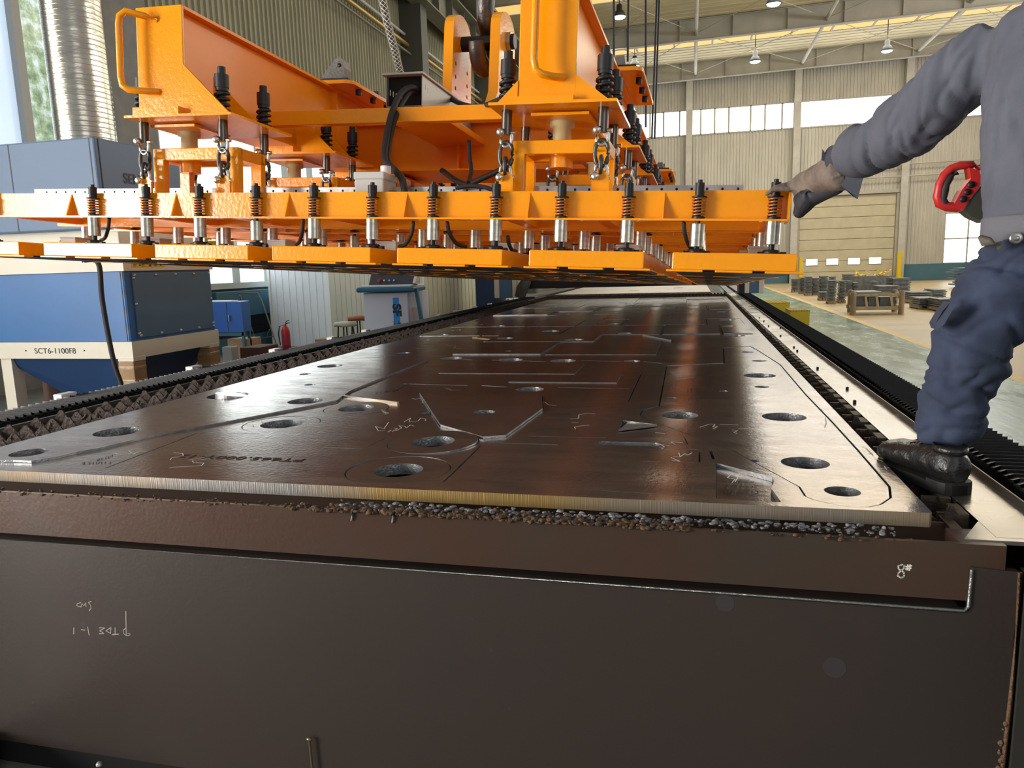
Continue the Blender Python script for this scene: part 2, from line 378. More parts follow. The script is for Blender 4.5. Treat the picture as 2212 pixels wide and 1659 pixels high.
for k, y in enumerate((14.6, 23.5, 32.4, 41.0, 49.4)):
    mb = MB(); a, b = XL, XR
    zt = .50; zb = 1.05
    mb.bar((a, y, rz(a)-.05-zt), (b, y, rz(b)-.05-zt), .02, 1.0)          # web
    mb.bar((a, y, rz(a)-.05), (b, y, rz(b)-.05), .3, .03); mb.bar((a, y, rz(a)-zb), (b, y, rz(b)-zb), .32, .035)
    x = a+1
    while x < b: mb.box(x-.03, x+.03, y-.14, y, rz(x)-zb, rz(x)-.05); x += 2.6
    o = solo('roof_rafter', mb, STEELG, ('steel roof rafter nearest the camera', 'steel roof rafter above the far end of the lifting frame', 'steel roof rafter second in front of the far wall', 'steel roof rafter crossing the view just above the hanging lamps', 'steel eave rafter along the top of the far wall')[k], 'rafter', group='roof rafters'); o['kind'] = 'structure'
mb = MB()
for x in (-4.5, .1, 6.3, 12.6, 18.5):
    for y0, y1 in ((23.5, 32.4), (32.4, 41), (41, 49.4)):
        mb.cyl((x, y0, rz(x)-.75), (x, y1, rz(x)-.75), .09, n=8)
for x0, x1 in ((-4.5, .1), (.1, 6.3), (6.3, 12.6), (12.6, 18.5)):
    for y0, y1 in ((32.4, 41), (41, 49.4)):
        mb.cyl((x0, y0, rz(x0)-.7), (x1, y1, rz(x1)-.7), .018, n=5); mb.cyl((x1, y0, rz(x1)-.7), (x0, y1, rz(x0)-.7), .018, n=5)
o = solo('roof_bracing', mb, COLM, 'pale struts and thin tie rods between the roof rafters', 'bracing'); o['kind'] = 'structure'

# left wall: glazed below, corrugated above, running away from the viewer
mb = MB()
corrug(mb, 'y', -8, 8.3, XL, 6.6, 13.6); corrug(mb, 'y', 8.3, 11.2, XL, 6.6, 13.6); corrug(mb, 'y', 12.0, YW, XL, 4.55, 13.6)
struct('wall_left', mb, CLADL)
mb = MB()
mb.box(XL-.1, XL+.03, -2, YW, 0, .45); mb.box(XL-.1, XL-.02, -2, YW, .45, 1.32); mb.box(XL-.1, XL+.03, -9, -5.4, 0, 6.7); mb.box(XL-.1, XL+.03, -5.4, -2, 4.4, 6.7)
mb.box(XL-.3, XL+.12, 10.75, 11.95, 0, 13.6); mb.box(XL-.1, XL+.05, 21.5, YW, 1.3, 4.6); mb.box(XL-.1, XL+.04, 3.6, 6.3, 1.3, 6.7); mb.box(XL-.1, XL+.04, -2.1, -1.9, 0, 6.7)
struct('wall_left_plinth', mb, CONC)
mb = MB()
mb.box(XL-.1, XL+.14, 11.9, 22, 1.30, 1.42); mb.box(XL-.1, XL+.14, 6.3, 10.8, 1.30, 1.42); mb.box(XL-.05, XL+.08, 11.9, 22, 4.42, 4.58)
for y in (11.98, 12.95, 14.1, 15.3, 16.4, 17.6, 18.9, 20.1, 21.4): mb.box(XL-.05, XL+.07, y-.06, y+.06, 1.4, 4.45)
for y in (6.3, 7.8, 9.27, 10.72): mb.box(XL-.05, XL+.08, y-.07, y+.07, 1.4, 6.6)
for y in (-1.9, 0, 2, 3.6): mb.box(XL-.05, XL+.08, y-.05, y+.05, 1.4, 6.6)
mb.box(XL-.05, XL+.07, -1.9, 10.8, 6.5, 6.65); mb.box(XL-.05, XL+.07, -1.9, 3.6, 1.3, 1.45)
struct('trim_8', mb, mat('window_frame_grey', (.42, .41, .38), .5))
mb = MB(); mb.box(XL-.06, XL-.03, 12, 21.5, 1.35, 4.5); struct('window_6', mb, mat('pale_daylit_glass', (.7, .8, .8), .2, emit=(.72, .88, .88), estr=1.0))
mb = MB(); mb.box(XL-.06, XL-.03, 9.27, 10.8, 1.35, 6.6); struct('window_7', mb, TREEPANE)
mb = MB(); mb.box(XL-.06, XL-.03, 6.3, 9.27, 1.35, 6.6); struct('window_8', mb, mat('blue_daylit_glass', (.5, .6, .7), .2, emit=(.42, .53, .66), estr=1.0))
mb = MB(); mb.box(XL-.06, XL-.03, -1.9, 3.6, 1.35, 6.6); struct('window_9', mb, mat('bright_daylit_glass', (.9, .9, .9), .2, emit=(1, .97, .92), estr=4))
mb = MB(); mb.box(XL-.06, XL-.03, -5.4, -2.1, .02, 4.4); struct('window_10', mb, mat('sunlit_open_gate', (1, 1, 1), .3, emit=(1, .95, .90), estr=32))
# crane runway girder, its column and pipes along the left wall
CRANE = mat('dark_olive_steel', (.17, .165, .12), .6, 0, .1, 10, .15, 1)
mb = MB()
mb.box(-9.1, -8.3, 14, YW, 11.1, 11.16); mb.box(-8.72, -8.68, 14, YW, 10.2, 11.1); mb.box(-9.0, -8.4, 14, YW, 10.15, 10.2)
y = 15
while y < YW: mb.box(-8.95, -8.45, y, y+.02, 10.2, 11.1); y += 1.5
mb.box(XL, -7.6, 13, YW, 11.5, 11.6)
o = solo('crane_runway_girder', mb, CRANE, 'dark steel crane runway girder along the left wall', 'girder'); o['kind'] = 'structure'
for k, y in enumerate((24.6, 33.4, 42)):
    mb = MB(); mb.box(-9.45, -8.7, y-.3, y+.3, 0, 11.1)
    o = solo('crane_column', mb, mat('dark_column', (.075, .075, .06), .6), ('nearest', 'middle', 'farthest')[k]+' dark column under the crane runway on the left wall', 'column', group='dark crane columns'); o['kind'] = 'structure'
for k, (x, z, r, m, l) in enumerate(((-9.2, 8.9, .07, mat('brass_pipe', (.42, .30, .10), .4, .6), 'brass coloured pipe running along the upper left wall'), (-9.3, 9.25, .05, STEELG, 'thin grey pipe above the brass pipe on the left wall'), (-9.1, 8.6, .035, CRANE, 'thin dark pipe below the brass pipe on the left wall'))):
    mb = MB(); mb.cyl((x, 12, z), (x, 49, z), r, n=8)
    solo('wall_pipe', mb, m, l, 'pipe')

# hanging bell lamps
LAMPE = mat('lamp_glow', (1, 1, 1), .3, emit=(.95, 1, .93), estr=9)
LAMPH = mat('lamp_housing', (.035, .04, .045), .5)
def bell_lamp(px, py, Y, label):
    c = Py(px, py, Y); t = thing('hanging_lamp', label, 'lamp', c, 'hanging bell lamps')
    mb = MB(); mb.lathe([(.08, .55), (.13, .5), (.13, .3), (.2, .25), (.32, .0), (.31, .0), (.18, .22)], c, n=18); part('lamp_shade', mb, LAMPH, t)
    mb = MB(); mb.sphere(c+V3(0, 0, .03), .27, 14, (1, 1, .35)); part('bulb', mb, LAMPE, t, 'glowing white bulb')
    mb = MB(); mb.cyl(c+V3(0, 0, .5), (c.x, c.y, rz(c.x)+.02), .02, n=5); part('suspension_cord', mb, BLACK, t)
bell_lamp(1338, 38, 34.5, 'lit bell lamp beside the vertical black ropes, upper left of the lamps')
bell_lamp(1671, 10, 33, 'lit bell lamp at the very top edge of the view')
bell_lamp(1631, 134, 43, 'lit bell lamp hanging low in the middle of the far roof')
bell_lamp(1916, 111, 43, 'dimmer bell lamp nearest the worker on the far roof')
bell_lamp(1371, 144, 43, 'small bell lamp half hidden behind the bracket on the right lifter beam')

# ================================================================== machine, steel plate
# outer cover bellows
def bellows(x0, x1, side, label):
    t = thing('bellows_cover', label, 'machine cover', ((x0+x1)/2, 8, .6))
    mb = MB(); y = 1.2; p = .042; xi, xo = (x0, x1) if side > 0 else (x1, x0)
    while y < 14.0:
        # a shingle: front lip proud, sloping down to the next pleat, drip corner on the inner edge
        zz = 1.0
        s = (xo-xi)
        mb.add([(xi, y, zz-.014), (xo, y, zz-.014), (xo, y, zz), (xi+s*.10, y, zz), (xi, y, zz-.006),
                (xi, y+p, zz-.020), (xo, y+p, zz-.014), (xo, y+p, zz-.010), (xi+s*.10, y+p, zz-.010), (xi, y+p, zz-.016)],
               [(0, 1, 2, 3, 4), (2, 7, 8, 3), (3, 8, 9, 4), (1, 6, 7, 2), (0, 4, 9, 5)])
        mb.add([(xi, y, zz-.006), (xi+s*.10, y, zz-.0), (xi+s*.06, y, zz-.028)], [(0, 1, 2)])
        y += p
    part('pleats', mb, mat('bellows_black', (.012, .012, .013), .38, 0, .05, 50), t)
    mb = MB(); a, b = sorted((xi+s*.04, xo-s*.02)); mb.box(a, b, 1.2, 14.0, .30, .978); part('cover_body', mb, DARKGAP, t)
    if side < 0:
        k = 0
        for px, py in ((143, 862), (420, 797), (595, 757), (717, 727), (790, 710), (950, 683), (986, 673), (1026, 664), (1058, 657)):
            c = Px(px, py, x0-.03); mb = MB(); mb.bbox(x0-.06, x0-.005, c.y-.05, c.y+.05, .93, 1.012, .004)
            part('spacer_block', mb, WHITE, t, 'small cream block')
    return t
bellows(.842, 1.012, 1, 'long black pleated bellows cover along the right side of the table')
bellows(-3.15, -2.935, -1, 'long black pleated bellows cover along the left side, before the blue cabinet')

t = thing('cutting_table', 'long steel laser cutting table frame with brown front panel', 'machine', (-.9, 1.74, 0))
YF = 1.74
# front panel, with a raised tab at the right
def zat(px, py, Y=YF): return Py(px, py, Y)
a = Py(0, 1163, YF); b = Py(2092, 1320, YF); c = Py(2100, 1222, YF); d = Py(2202, 1236, YF)
mb = MB(); zb = .11
mb.prism([(-3.3, YF, zb), (d.x, YF, zb), (d.x, YF, d.z), (c.x, YF, d.z+.005), (c.x, YF, b.z), (-3.3, YF, b.z+.006)], (0, .02, 0))
fp = part('front_panel', mb, PANELM, t)
mb = MB()
mb.tube([(-3.3, YF-.001, b.z+.005), (c.x-.01, YF-.001, b.z-.001), (c.x-.001, YF-.001, b.z+.012), (c.x, YF-.001, d.z-.0)], .0045, 6)
part('weld_bead', mb, mat('pale_ground_weld', (.20, .21, .20), .35, .7, .4, 90), fp)
mb = MB(); mb.tube([(d.x+.001, YF-.001, d.z), (d.x+.003, YF-.001, .6), (d.x-.002, YF-.001, .4), (d.x, YF-.001, zb)], .005, 6)
for i in range(60):
    z = zb+(.55-zb)*rnd.random(); mb.sphere((d.x-.006+rnd.uniform(-.006, .006), YF-.001, z), rnd.uniform(.003, .007), 6)
part('rust_edge', mb, mat('rusty_weld', (.13, .07, .035), .7, .2, 1, 80), fp)
# rear lip behind the slit under the pallet beam
mb = MB(); mb.box(-3.3, .60, YF+.02, YF+.12, b.z-.05, b.z-.005); part('shelf_lip', mb, PANELM, t)
mb = MB(); mb.box(d.x+.012, d.x+.075, YF-.01, YF+.03, 0, d.z+.0); mb.box(d.x+.012, d.x+.05, YF+.03, YF+.9, .80, .86)
part('side_post', mb, mat('olive_black_steel', (.045, .045, .035), .5, .3), t)
# right deck strip, with guide lip
mb = MB(); mb.box(.672, .806, 1.79, 14.8, .955, .965)
mb.prism([(.60, 1.77, .955), (d.x+.2, 1.77, .955), (.806, 2.05, .955), (.672, 2.05, .955), (.672, 1.9, .955)], (0, 0, .0095))
dk = part('deck_strip', mb, DECKM, t, 'bright worn steel strip beside the slats on the right')
mb = MB(); mb.box(.806, .809, 1.9, 14.8, .93, .984); mb.box(.812, .822, 1.9, 14.8, .90, .975); part('guide_lip', mb, mat('worn_dark_rail', (.12, .11, .10), .35, .8), t)
mb = MB(); mb.box(-2.93, -2.87, 1.0, 14.8, .952, .962); mb.box(-2.89, -2.875, 1.0, 14.8, .93, .975); part('deck_strip', mb, mat('dull_deck_steel', (.22, .20, .18), .4, .7, .1, 20), t, 'narrow dull steel strip beside the slats on the left')
for px, py in ((2033-36, 0),): pass
for px, py in ((1754, 709), (1830, 842), (1846, 871), (1766, 798), (1715, 752), (1722, 760), (1686, 727), (1660, 706), (1650, 695), (1640, 688)):
    q = Pz(px, py, .965)
    if q.x < .68 or q.x > .80: q.x = min(.79, max(.69, q.x))
    mb = MB(); mb.bbox(q.x-.006, q.x+.006, q.y-.006, q.y+.006, .964, .979, .001); part('set_screw', mb, BLACK, t)
# hopper sides under the slats (dark)
mb = MB(); mb.box(-2.87, .64, 1.95, 14.8, .55, .56); mb.box(-2.88, -2.86, 1.9, 14.8, .3, .93); mb.box(.672, .69, 1.9, 14.8, .3, .95)
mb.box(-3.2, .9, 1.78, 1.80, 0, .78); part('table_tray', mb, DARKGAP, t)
mb = MB(); mb.bbox(-3.3, -2.2, 1.25, 1.72, .0, .145, .004); part('floor_plate', mb, mat('dusty_green_steel', (.13, .14, .11), .5, .2, .1, 20), t)
mb = MB(); q = Pz(214, 1650, .15); mb.lathe([(.0, .011), (.006, .010), (.009, .005), (.009, 0)], (q.x, q.y, .145), n=12)
part('bolt', mb, ZINC, t)
mb = MB(); q = Py(668, 1597, YF-.012); mb.sphere(q, .007, 8, (1.4, .8, .7)); mb.cyl(q, (q.x+.004, q.y, .11), .0035, n=6)
part('lever_rod', mb, mat('dull_brass_rod', (.22, .19, .10), .4, .8), t)

# chalk marks as thin raised strokes lying on a plane
def strokes(mb, polys, fn, wd, nrm):
    for pl in polys:
        pts = [fn(*p) for p in pl]
        if len(pts) > 2:   # smooth
            q = [pts[0]]
            for i in range(1, len(pts)):
                q += [pts[i-1].lerp(pts[i], .5), pts[i]]
            pts = q
        for i in range(len(pts)-1):
            a, b = pts[i], pts[i+1]
            if (b-a).length < 1e-6: continue
            s = (b-a).normalized().cross(nrm)*wd/2; e = (b-a).normalized()*wd*.3
            n = nrm*.0006
            mb.add([a-s-e+n, a+s-e+n, b+s+e+n, b-s+e+n], [(0, 1, 2, 3)])
N_Y = Vector((0, -1, 0)); N_Z = Vector((0, 0, 1))
mb = MB(); fy = lambda x, y: Py(x, y, YF)
def z7(x, y): return (x/2.458, y/2.458+1050)
P7 = lambda *l: [z7(*p) for p in l]
strokes(mb, [P7((393, 752), (392, 785)), P7((432, 762), (452, 764)), P7((466, 748), (474, 790)), P7((528, 752), (560, 752), (530, 768), (555, 782), (528, 784)),
             P7((590, 750), (563, 768), (588, 782), (590, 750)), P7((612, 752), (612, 788)), P7((596, 788), (630, 786)),
             P7((669, 665), (671, 790)), P7((671, 752), (655, 765), (658, 784), (672, 794), (690, 792), (693, 784), (680, 782)),
             P7((430, 618), (410, 625), (408, 635), (425, 640)), P7((430, 642), (436, 622), (446, 636), (456, 618), (458, 640)), P7((485, 612), (470, 618), (482, 632), (484, 648), (474, 662))], fy, .0028, N_Y)
part('chalk_writing', mb, mat('faint_chalk', (.42, .39, .33), .9), fp, 'upside-down chalk letters')
for px, py, r in ((180, 1350, .008), (1060, 1404, .006), (70, 1518, .004), (1020, 1338, .004), (1178, 1398, .003), (1550, 1411, .003), (1100, 1530, .005), (1445, 1300, .004)):
    q = fy(px, py); mb = MB(); mb.prism([q+V3(r*math.cos(2*PI*i/14), -.0005, r*math.sin(2*PI*i/14)) for i in range(14)], (0, .0005, 0)); part('stain_spot', mb, SPOTM, fp)
for px, py, r in ((1803, 1442, .026), (1566, 1302, .022)):
    q = fy(px, py); mb = MB(); mb.prism([q+V3(r*math.cos(2*PI*i/30), -.0005, r*math.sin(2*PI*i/30)) for i in range(30)], (0, .0005, 0)); part('stain_spot', mb, SPOTM, fp)

# exchange pallet: front beam + slats
pal = thing('pallet_beam', 'red-brown steel end beam of the slat pallet marked 8# in chalk', 'beam', (-1, 1.78, .82))
YB = YF+.004
mb = MB(); mb.box(-3.3, Py(2175, 1182, YB).x, YB, YB+.012, .829, .962); mb.box(.585, Py(2175, 1182, YB).x, YB+.012, YB+.10, .90, .962); part('beam_body', mb, BEAMM, pal)
mb = MB(); strokes(mb, [[(1948, 1220), (1940, 1222), (1941, 1229), (1952, 1236), (1953, 1245), (1946, 1248), (1939, 1244), (1941, 1237), (1951, 1229), (1954, 1222), (1948, 1219)],
                        [(1961, 1220), (1959, 1231)], [(1966, 1220), (1964, 1232)], [(1957, 1224), (1969, 1222)], [(1956, 1229), (1968, 1227)]], lambda x, y: Py(x, y, YB), .0032, N_Y)
part('chalk_mark', mb, CHALK, pal, 'white chalk 8#')
mb = MB()
for px, y0, y1 in ((762, 1104, 1125), (850, 1104, 1130)):
    a = Py(px, y0, YB-.003); b2 = Py(px-3, y1, YB-.003); mb.tube([a, a.lerp(b2, .5)+V3(.002, 0, 0), b2], [.005, .004, .0025], 7)
part('slag_drip', mb, SLAGG, pal, 'pale frozen drips of slag')
# crust of slag along the beam top
def crust(x0, x1, n, r0, r1, zc, yc, seed, ky=1.0):
    rr = random.Random(seed); mb = MB()
    for i in range(n):
        x = rr.uniform(x0, x1); r = rr.uniform(r0, r1)
        c = V3(x, yc+rr.uniform(-.012, .03), zc+rr.uniform(-.003, r*.9)); k = len(mb.v)
        mb.sphere(c, r, 8, (rr.uniform(.9, 1.8), 1, rr.uniform(.5, 1.0)))
        for v in mb.v[k:]: v += Vector(noise.noise_vector(v*110))*r*.55
    return mb
zt = .962
gap = [(Py(600, 1085, YB).x, Py(720, 1085, YB).x)]
xa, xb, xc, xd = Py(715, 1090, YB).x, Py(1020, 1100, YB).x, Py(1490, 1125, YB).x, Py(1890, 1155, YB).x
mb = MB(); k = 0
c1 = crust(xa, xc, 900, .0025, .0075, zt, YB+.004, 1); c2 = crust(-3.2, .5, 420, .0015, .005, zt-.001, YB+.003, 2); c3 = crust(xa-.15, xa+.0, 30, .003, .008, zt, YB+.005, 4)
for q in (c2, c3, c1): mb.cur = 0; mb.add(q.v, q.f, True)
c4 = crust(xa, xd+.05, 420, .002, .0065, zt+.006, YB+.028, 3); mb.cur = 1; mb.add(c4.v, c4.f, True)
solo('slag_crust', mb, [SLAGM, SLAGG], 'knobbly rusty and silver slag crust along the top of the pallet beam', 'slag', kind='stuff')
mb = MB()
rr = random.Random(12)
# front slat row under the edge of the plate: dark comb with stalactites of dross
for i in range(260):
    x = rr.uniform(-3.1, .5); l = rr.uniform(.003, .012); mb.cyl((x, 1.835+rr.uniform(.003, .03), .975), (x+rr.uniform(-.003, .003), 1.84, .975-l), rr.uniform(.001, .003), .0004, 5)
solo('hanging_dross', mb, SLAGM, 'tiny drops of dross hanging under the front edge of the plate', 'slag', kind='stuff')
mb = MB(); mb.box(-3.3, .60, 1.90, 1.91, .83, .955); mb.box(.60, .625, 1.845, 1.95, .83, .958); part('inner_rail', mb, mat('rust_brown_bar', (.09, .055, .035), .55, .3), pal)

# support slats with triangular teeth
def tri_teeth(mb, x0, x1, y, z0, z1, pitch, worn=0, rr=rnd):
    n = max(1, int((x1-x0)/pitch)); p = (x1-x0)/n
    pts = [(x0, y, z0)]
    for i in range(n):
        s = x0+i*p; h = z1-rr.uniform(0, worn)
        pts += [(s, y, z1-.045), (s+p*.40, y, h-.002), (s+p*.60, y, h-.002)]
    pts += [(x1, y, z1-.045), (x1, y, z0)]
    # triangulate as strips of quads: each tooth
    for i in range(n):
        s = x0+i*p; a = pts[1+3*i]; b2 = pts[2+3*i]; c2 = pts[3+3*i]
        mb.prism([a, b2, c2, (s+p, y, z1-.045)], (0, .006, 0))
    mb.box(x0, x1, y, y+.006, z0, z1-.045)
rs = random.Random(5); protoS = []
for v in range(4):
    mb = MB(); tri_teeth(mb, -2.86, -2.43, 0, .84, 1.006, .072, .014, rs); tri_teeth(mb, .552, .645, 0, .84, .992, .046, .03, rs)
    mb.box(-2.43, .552, 0, .006, .84, .925)
    for i in range(16):
        k = len(mb.v); c = V3(rs.uniform(-2.8, -2.4), .004, rs.uniform(.93, .985)); mb.sphere(c, rs.uniform(.004, .011), 6)
        for vv in mb.v[k:]: vv += Vector(noise.noise_vector(vv*120))*.006
    protoS.append(mb.mesh('support_slat', SLATM, Vector((0, 0, 0))))
mbf = MB(); tri_teeth(mbf, -2.86, .645, 0, .84, .985, .062, .012, rs); fullS = mbf.mesh('support_slat', SLATM)
ys_ = [1.93+.135*i for i in range(96)]
for i, y in enumerate(ys_):
    me = protoS[i % 4] if (y < 12.75) else fullS
    if 14.8 < y: me = protoS[i % 4]
    o = bpy.data.objects.new('support_slat', me); COL.objects.link(o); o.location = (0, y, 0)
    tag(o, ('rusty toothed slat under the near sheet, number %d from the front edge' % (i+1)) if y < 12.75 else 'rusty toothed slat between the two sheets, number %d behind the near sheet' % (i-80), 'slat', 'toothed slats under the near plate' if y < 12.75 else 'toothed slats between the plates')
# slat holder comb on the right side
cm = MB()
for y in ys_:
    cm.bbox(.640, .668, y+.012, y+.10, .925, .966, .003); cm.box(.60, .668, y+.028, y+.036, .90, .962)
cm.box(.645, .672, 1.9, 14.8, .87, .93)
solo('slat_holder_comb', cm, mat('brown_notched_bar', (.10, .075, .045), .6, .2, .5, 40), 'notched brown steel comb holding the slat ends, right side', 'slat holder')

# ---- cut steel plate and its parts
def inside(p, poly):
    c = False; j = len(poly)-1
    for i in range(len(poly)):
        if (poly[i][1] > p[1]) != (poly[j][1] > p[1]) and p[0] < (poly[j][0]-poly[i][0])*(p[1]-poly[i][1])/(poly[j][1]-poly[i][1])+poly[i][0]: c = not c
        j = i
    return c
def plate_mesh(name, outer, holes, z0, z1, off=Vector((0, 0, 0))):
    vs = []; es = []
    for poly in [outer]+holes:
        n = len(vs); m = len(poly); vs += [Vector((p[0], p[1])) for p in poly]; es += [(n+i, n+(i+1) % m) for i in range(m)]
    rv, re, rf, *_ = mathutils.geometry.delaunay_2d_cdt(vs, es, [], 0, 1e-6)
    bb = [(min(p[0] for p in h), max(p[0] for p in h), min(p[1] for p in h), max(p[1] for p in h), h) for h in holes]
    keep = []
    for f in rf:
        c = (sum(rv[i].x for i in f)/len(f), sum(rv[i].y for i in f)/len(f))
        if not inside(c, outer): continue
        if any(x0 < c[0] < x1 and y0 < c[1] < y1 and inside(c, h) for x0, x1, y0, y1, h in bb): continue
        keep.append(list(f))
    cnt = {}
    for f in keep:
        for i in range(len(f)): cnt[(f[i], f[(i+1) % len(f)])] = 1
    N_ = len(rv); V_ = [(v.x-off[0], v.y-off[1], z1-off[2]) for v in rv]+[(v.x-off[0], v.y-off[1], z0-off[2]) for v in rv]
    F_ = keep+[[i+N_ for i in f[::-1]] for f in keep]; nt_ = len(F_)
    F_ += [[b2, a2, a2+N_, b2+N_] for (a2, b2) in cnt if (b2, a2) not in cnt]
    me = bpy.data.meshes.new(name); me.from_pydata(V_, [], F_); me.materials.append(PLATE); me.materials.append(EDGE)
    me.materials.append(CUTE)
    me.polygons.foreach_set('material_index', [0]*nt_+[(1 if (abs(rv[f[0]].y-YP0) < .01 and abs(rv[f[1]].y-YP0) < .01) else 2) for f in F_[nt_:]]); me.update()
    return me
def circ(c, r, n=40): return [(c[0]+r*math.cos(2*PI*i/n), c[1]+r*math.sin(2*PI*i/n)) for i in range(n)]
def area2(p): return sum(p[i-1][0]*p[i][1]-p[i][0]*p[i-1][1] for i in range(len(p)))/2
def inset(poly, d):
    if area2(poly) < 0: poly = poly[::-1]
    out = []
    n = len(poly)
    for i in range(n):
        a = Vector(poly[i-1]); b = Vector(poly[i]); c = Vector(poly[(i+1) % n])
        e1 = (b-a).normalized(); e2 = (c-b).normalized(); n1 = Vector((-e1.y, e1.x)); n2 = Vector((-e2.y, e2.x))
        m = n1+n2; m = m/max(.35, m.length_squared)*2 if m.length > 1e-6 else n1
        out.append(tuple(b+m*d*.5*1.0) if False else tuple(b+(n1+n2)/max(.6, 1+n1.dot(n2))*d))
    return out
def smoothp(poly, it=1):
    for _ in range(it):
        q = []
        for i in range(len(poly)):
            a = Vector(poly[i]); b = Vector(poly[(i+1) % len(poly)]); q += [tuple(a.lerp(b, .25)), tuple(a.lerp(b, .75))]
        poly = q
    return poly
CUTE = mat('blued_cut_edge', (.34, .35, .36), .33, .8, .2, 120, .25, 20)
YP0 = 1.835
ZP = 1.0; TH = .035
def pp(*l): return [tuple(Pz(x, y, ZP)[:2]) for x, y in l]
XPL, XPR, YP0, YP1 = -2.43, .553, 1.835, 12.72
arm_r = pp((1686, 787), (1741, 851), (1800, 912), (1856, 973), (1924, 1051), (1927, 1075), (1905, 1090), (1880, 1095), (1856, 1096), (1824, 1093.5), (1792, 1088), (1755, 1079), (1737, 1071.5), (1724, 1051), (1690, 1032.6), (1585, 975), (1486.5, 939), (1395, 905.5), (1381, 896), (1386.5, 885), (1422, 876.6), (1439, 790), (1563, 784), (1562, 752), (1600, 748), (1622, 748), (1640, 758))
arm_l = pp((-12, 992), (20, 999), (67, 1001), (127, 991), (167, 981), (217, 972), (335, 944), (435, 925), (669, 880), (728, 868), (741, 859), (760, 846), (925, 779), (907, 757), (880, 749), (842, 745))
tipl = [(XPL+.01, Pz(842, 745, ZP).y), (XPL+.01, 2.2), (XPL+.045, 2.07), (XPL+.09, 1.985), (-2.27, 1.945)]
tipl = [p for p in tipl]
# right holes of measured centre/radius
HR = [((.348, 3.99), .08), ((.327, 3.629), .033), ((.348, 2.93), .081), ((.331, 2.259), .068), ((.189, 2.265), .015), ((.384, 1.985), .044), ((.320, 5.35), .05), ((.36, 5.02), .038), ((.394, 4.575), .042), ((.147, 3.494), .021), ((-.083, 3.305), .022), ((-.042, 2.925), .071), ((-.05, 4.44), .065)]
def inside(p, poly):
    c = False; j = len(poly)-1
    for i in range(len(poly)):
        if (poly[i][1] > p[1]) != (poly[j][1] > p[1]) and p[0] < (poly[j][0]-poly[i][0])*(p[1]-poly[i][1])/(poly[j][1]-poly[i][1])+poly[i][0]: c = not c
        j = i
    return c
def far_edge(c, r, poly):
    return all((Vector(c)-Vector(q)).length > r+.012 for q in poly)
holes = [arm_r]
# rings (cut discs with a hole) with kerfs around them
rings = [((-.86, 2.018), .156, .075), ((-.871, 2.365), .157, .075), ((-1.60, 2.60), .15, .084), ((-1.43, 2.93), .14, .078)]
for c, r, h in rings: holes.append(circ(c, r+.004, 56))
# pocket with a dropped offcut near the right front
pocket = pp((1546, 1000), (1668, 1030), (1672, 1040), (1666, 1055), (1688, 1085), (1548, 1077))
holes.append(pocket)
slot = [(-.62+.0, 2.355)] 
def stadium(x0, x1, y, r, n=10):
    return [(x1+r*math.cos(-PI/2+PI*i/n), y+r*math.sin(-PI/2+PI*i/n)) for i in range(n+1)]+[(x0+r*math.cos(PI/2+PI*i/n), y+r*math.sin(PI/2+PI*i/n)) for i in range(n+1)]
qa = Pz(1302, 957, 1.0); qb = Pz(1410, 958, 1.0)
holes.append(stadium(qa.x, qb.x, qa.y, .026))
tri = pp((1336, 934), (1344, 908), (1418, 917), (1420, 923), (1400, 927)); holes.append(tri)
free = [((-1.058, 2.858), .043), ((-.826, 2.861), .045), ((-1.135, 4.587), .08), ((-1.566, 4.668), .075), ((-.769, 3.479), .07), ((-.785, 4.548), .08), ((-.354, 4.543), .05)]
partJ = pp((950, 922), (1043, 949), (1094, 945), (1174, 886), (1172, 856), (905, 852))
holes.append(partJ)
for c, r in free:
    if not inside(c, partJ): holes.append(circ(c, r, 28))
# slits
def slit(a, b, wd=.005):
    a = Pz(a[0], a[1], 1.0); b = Pz(b[0], b[1], 1.0); d = (b-a).normalized(); n = Vector((-d.y, d.x, 0))*wd/2
    return [tuple((a+n)[:2]), tuple((a-n)[:2]), tuple((b-n)[:2]), tuple((b+n)[:2])]
slits = [((1534, 970), (1542, 992), .010), ((1300, 1060), (1480, 1070), .003), ((958, 1041), (1040, 961), .007), ((229, 1011), (425, 936), .007), ((440, 934), (560, 937), .005), ((700, 966), (782, 970), .004), ((792, 966), (836, 945), .004),
         ((855, 845), (880, 829), .006), ((1141, 942), (1310, 946), .004), ((1057, 956), (1205, 961), .007), ((1392, 970), (1508, 971), .004), ((1511, 975), (1511, 998), .005), ((1392, 996), (1500, 999), .003), ((1478, 945), (1486, 960), .004),
         ((1357, 868), (1386, 805), .006), ((1452, 1079), (1540, 1083), .003), ((1180, 781), (1062, 778), .006), ((870, 829), (1010, 833), .008), ((1040, 833), (1094, 836), .008), ((1205, 837), (1360, 840), .008), ((1460, 843), (1546, 845), .004),
         ((1253, 779), (1344, 781), .007), ((1390, 781), (1430, 785), .006), ((1020, 777), (950, 776.5), .006)]
for a, b, wd in slits: holes.append(slit(a, b, wd))
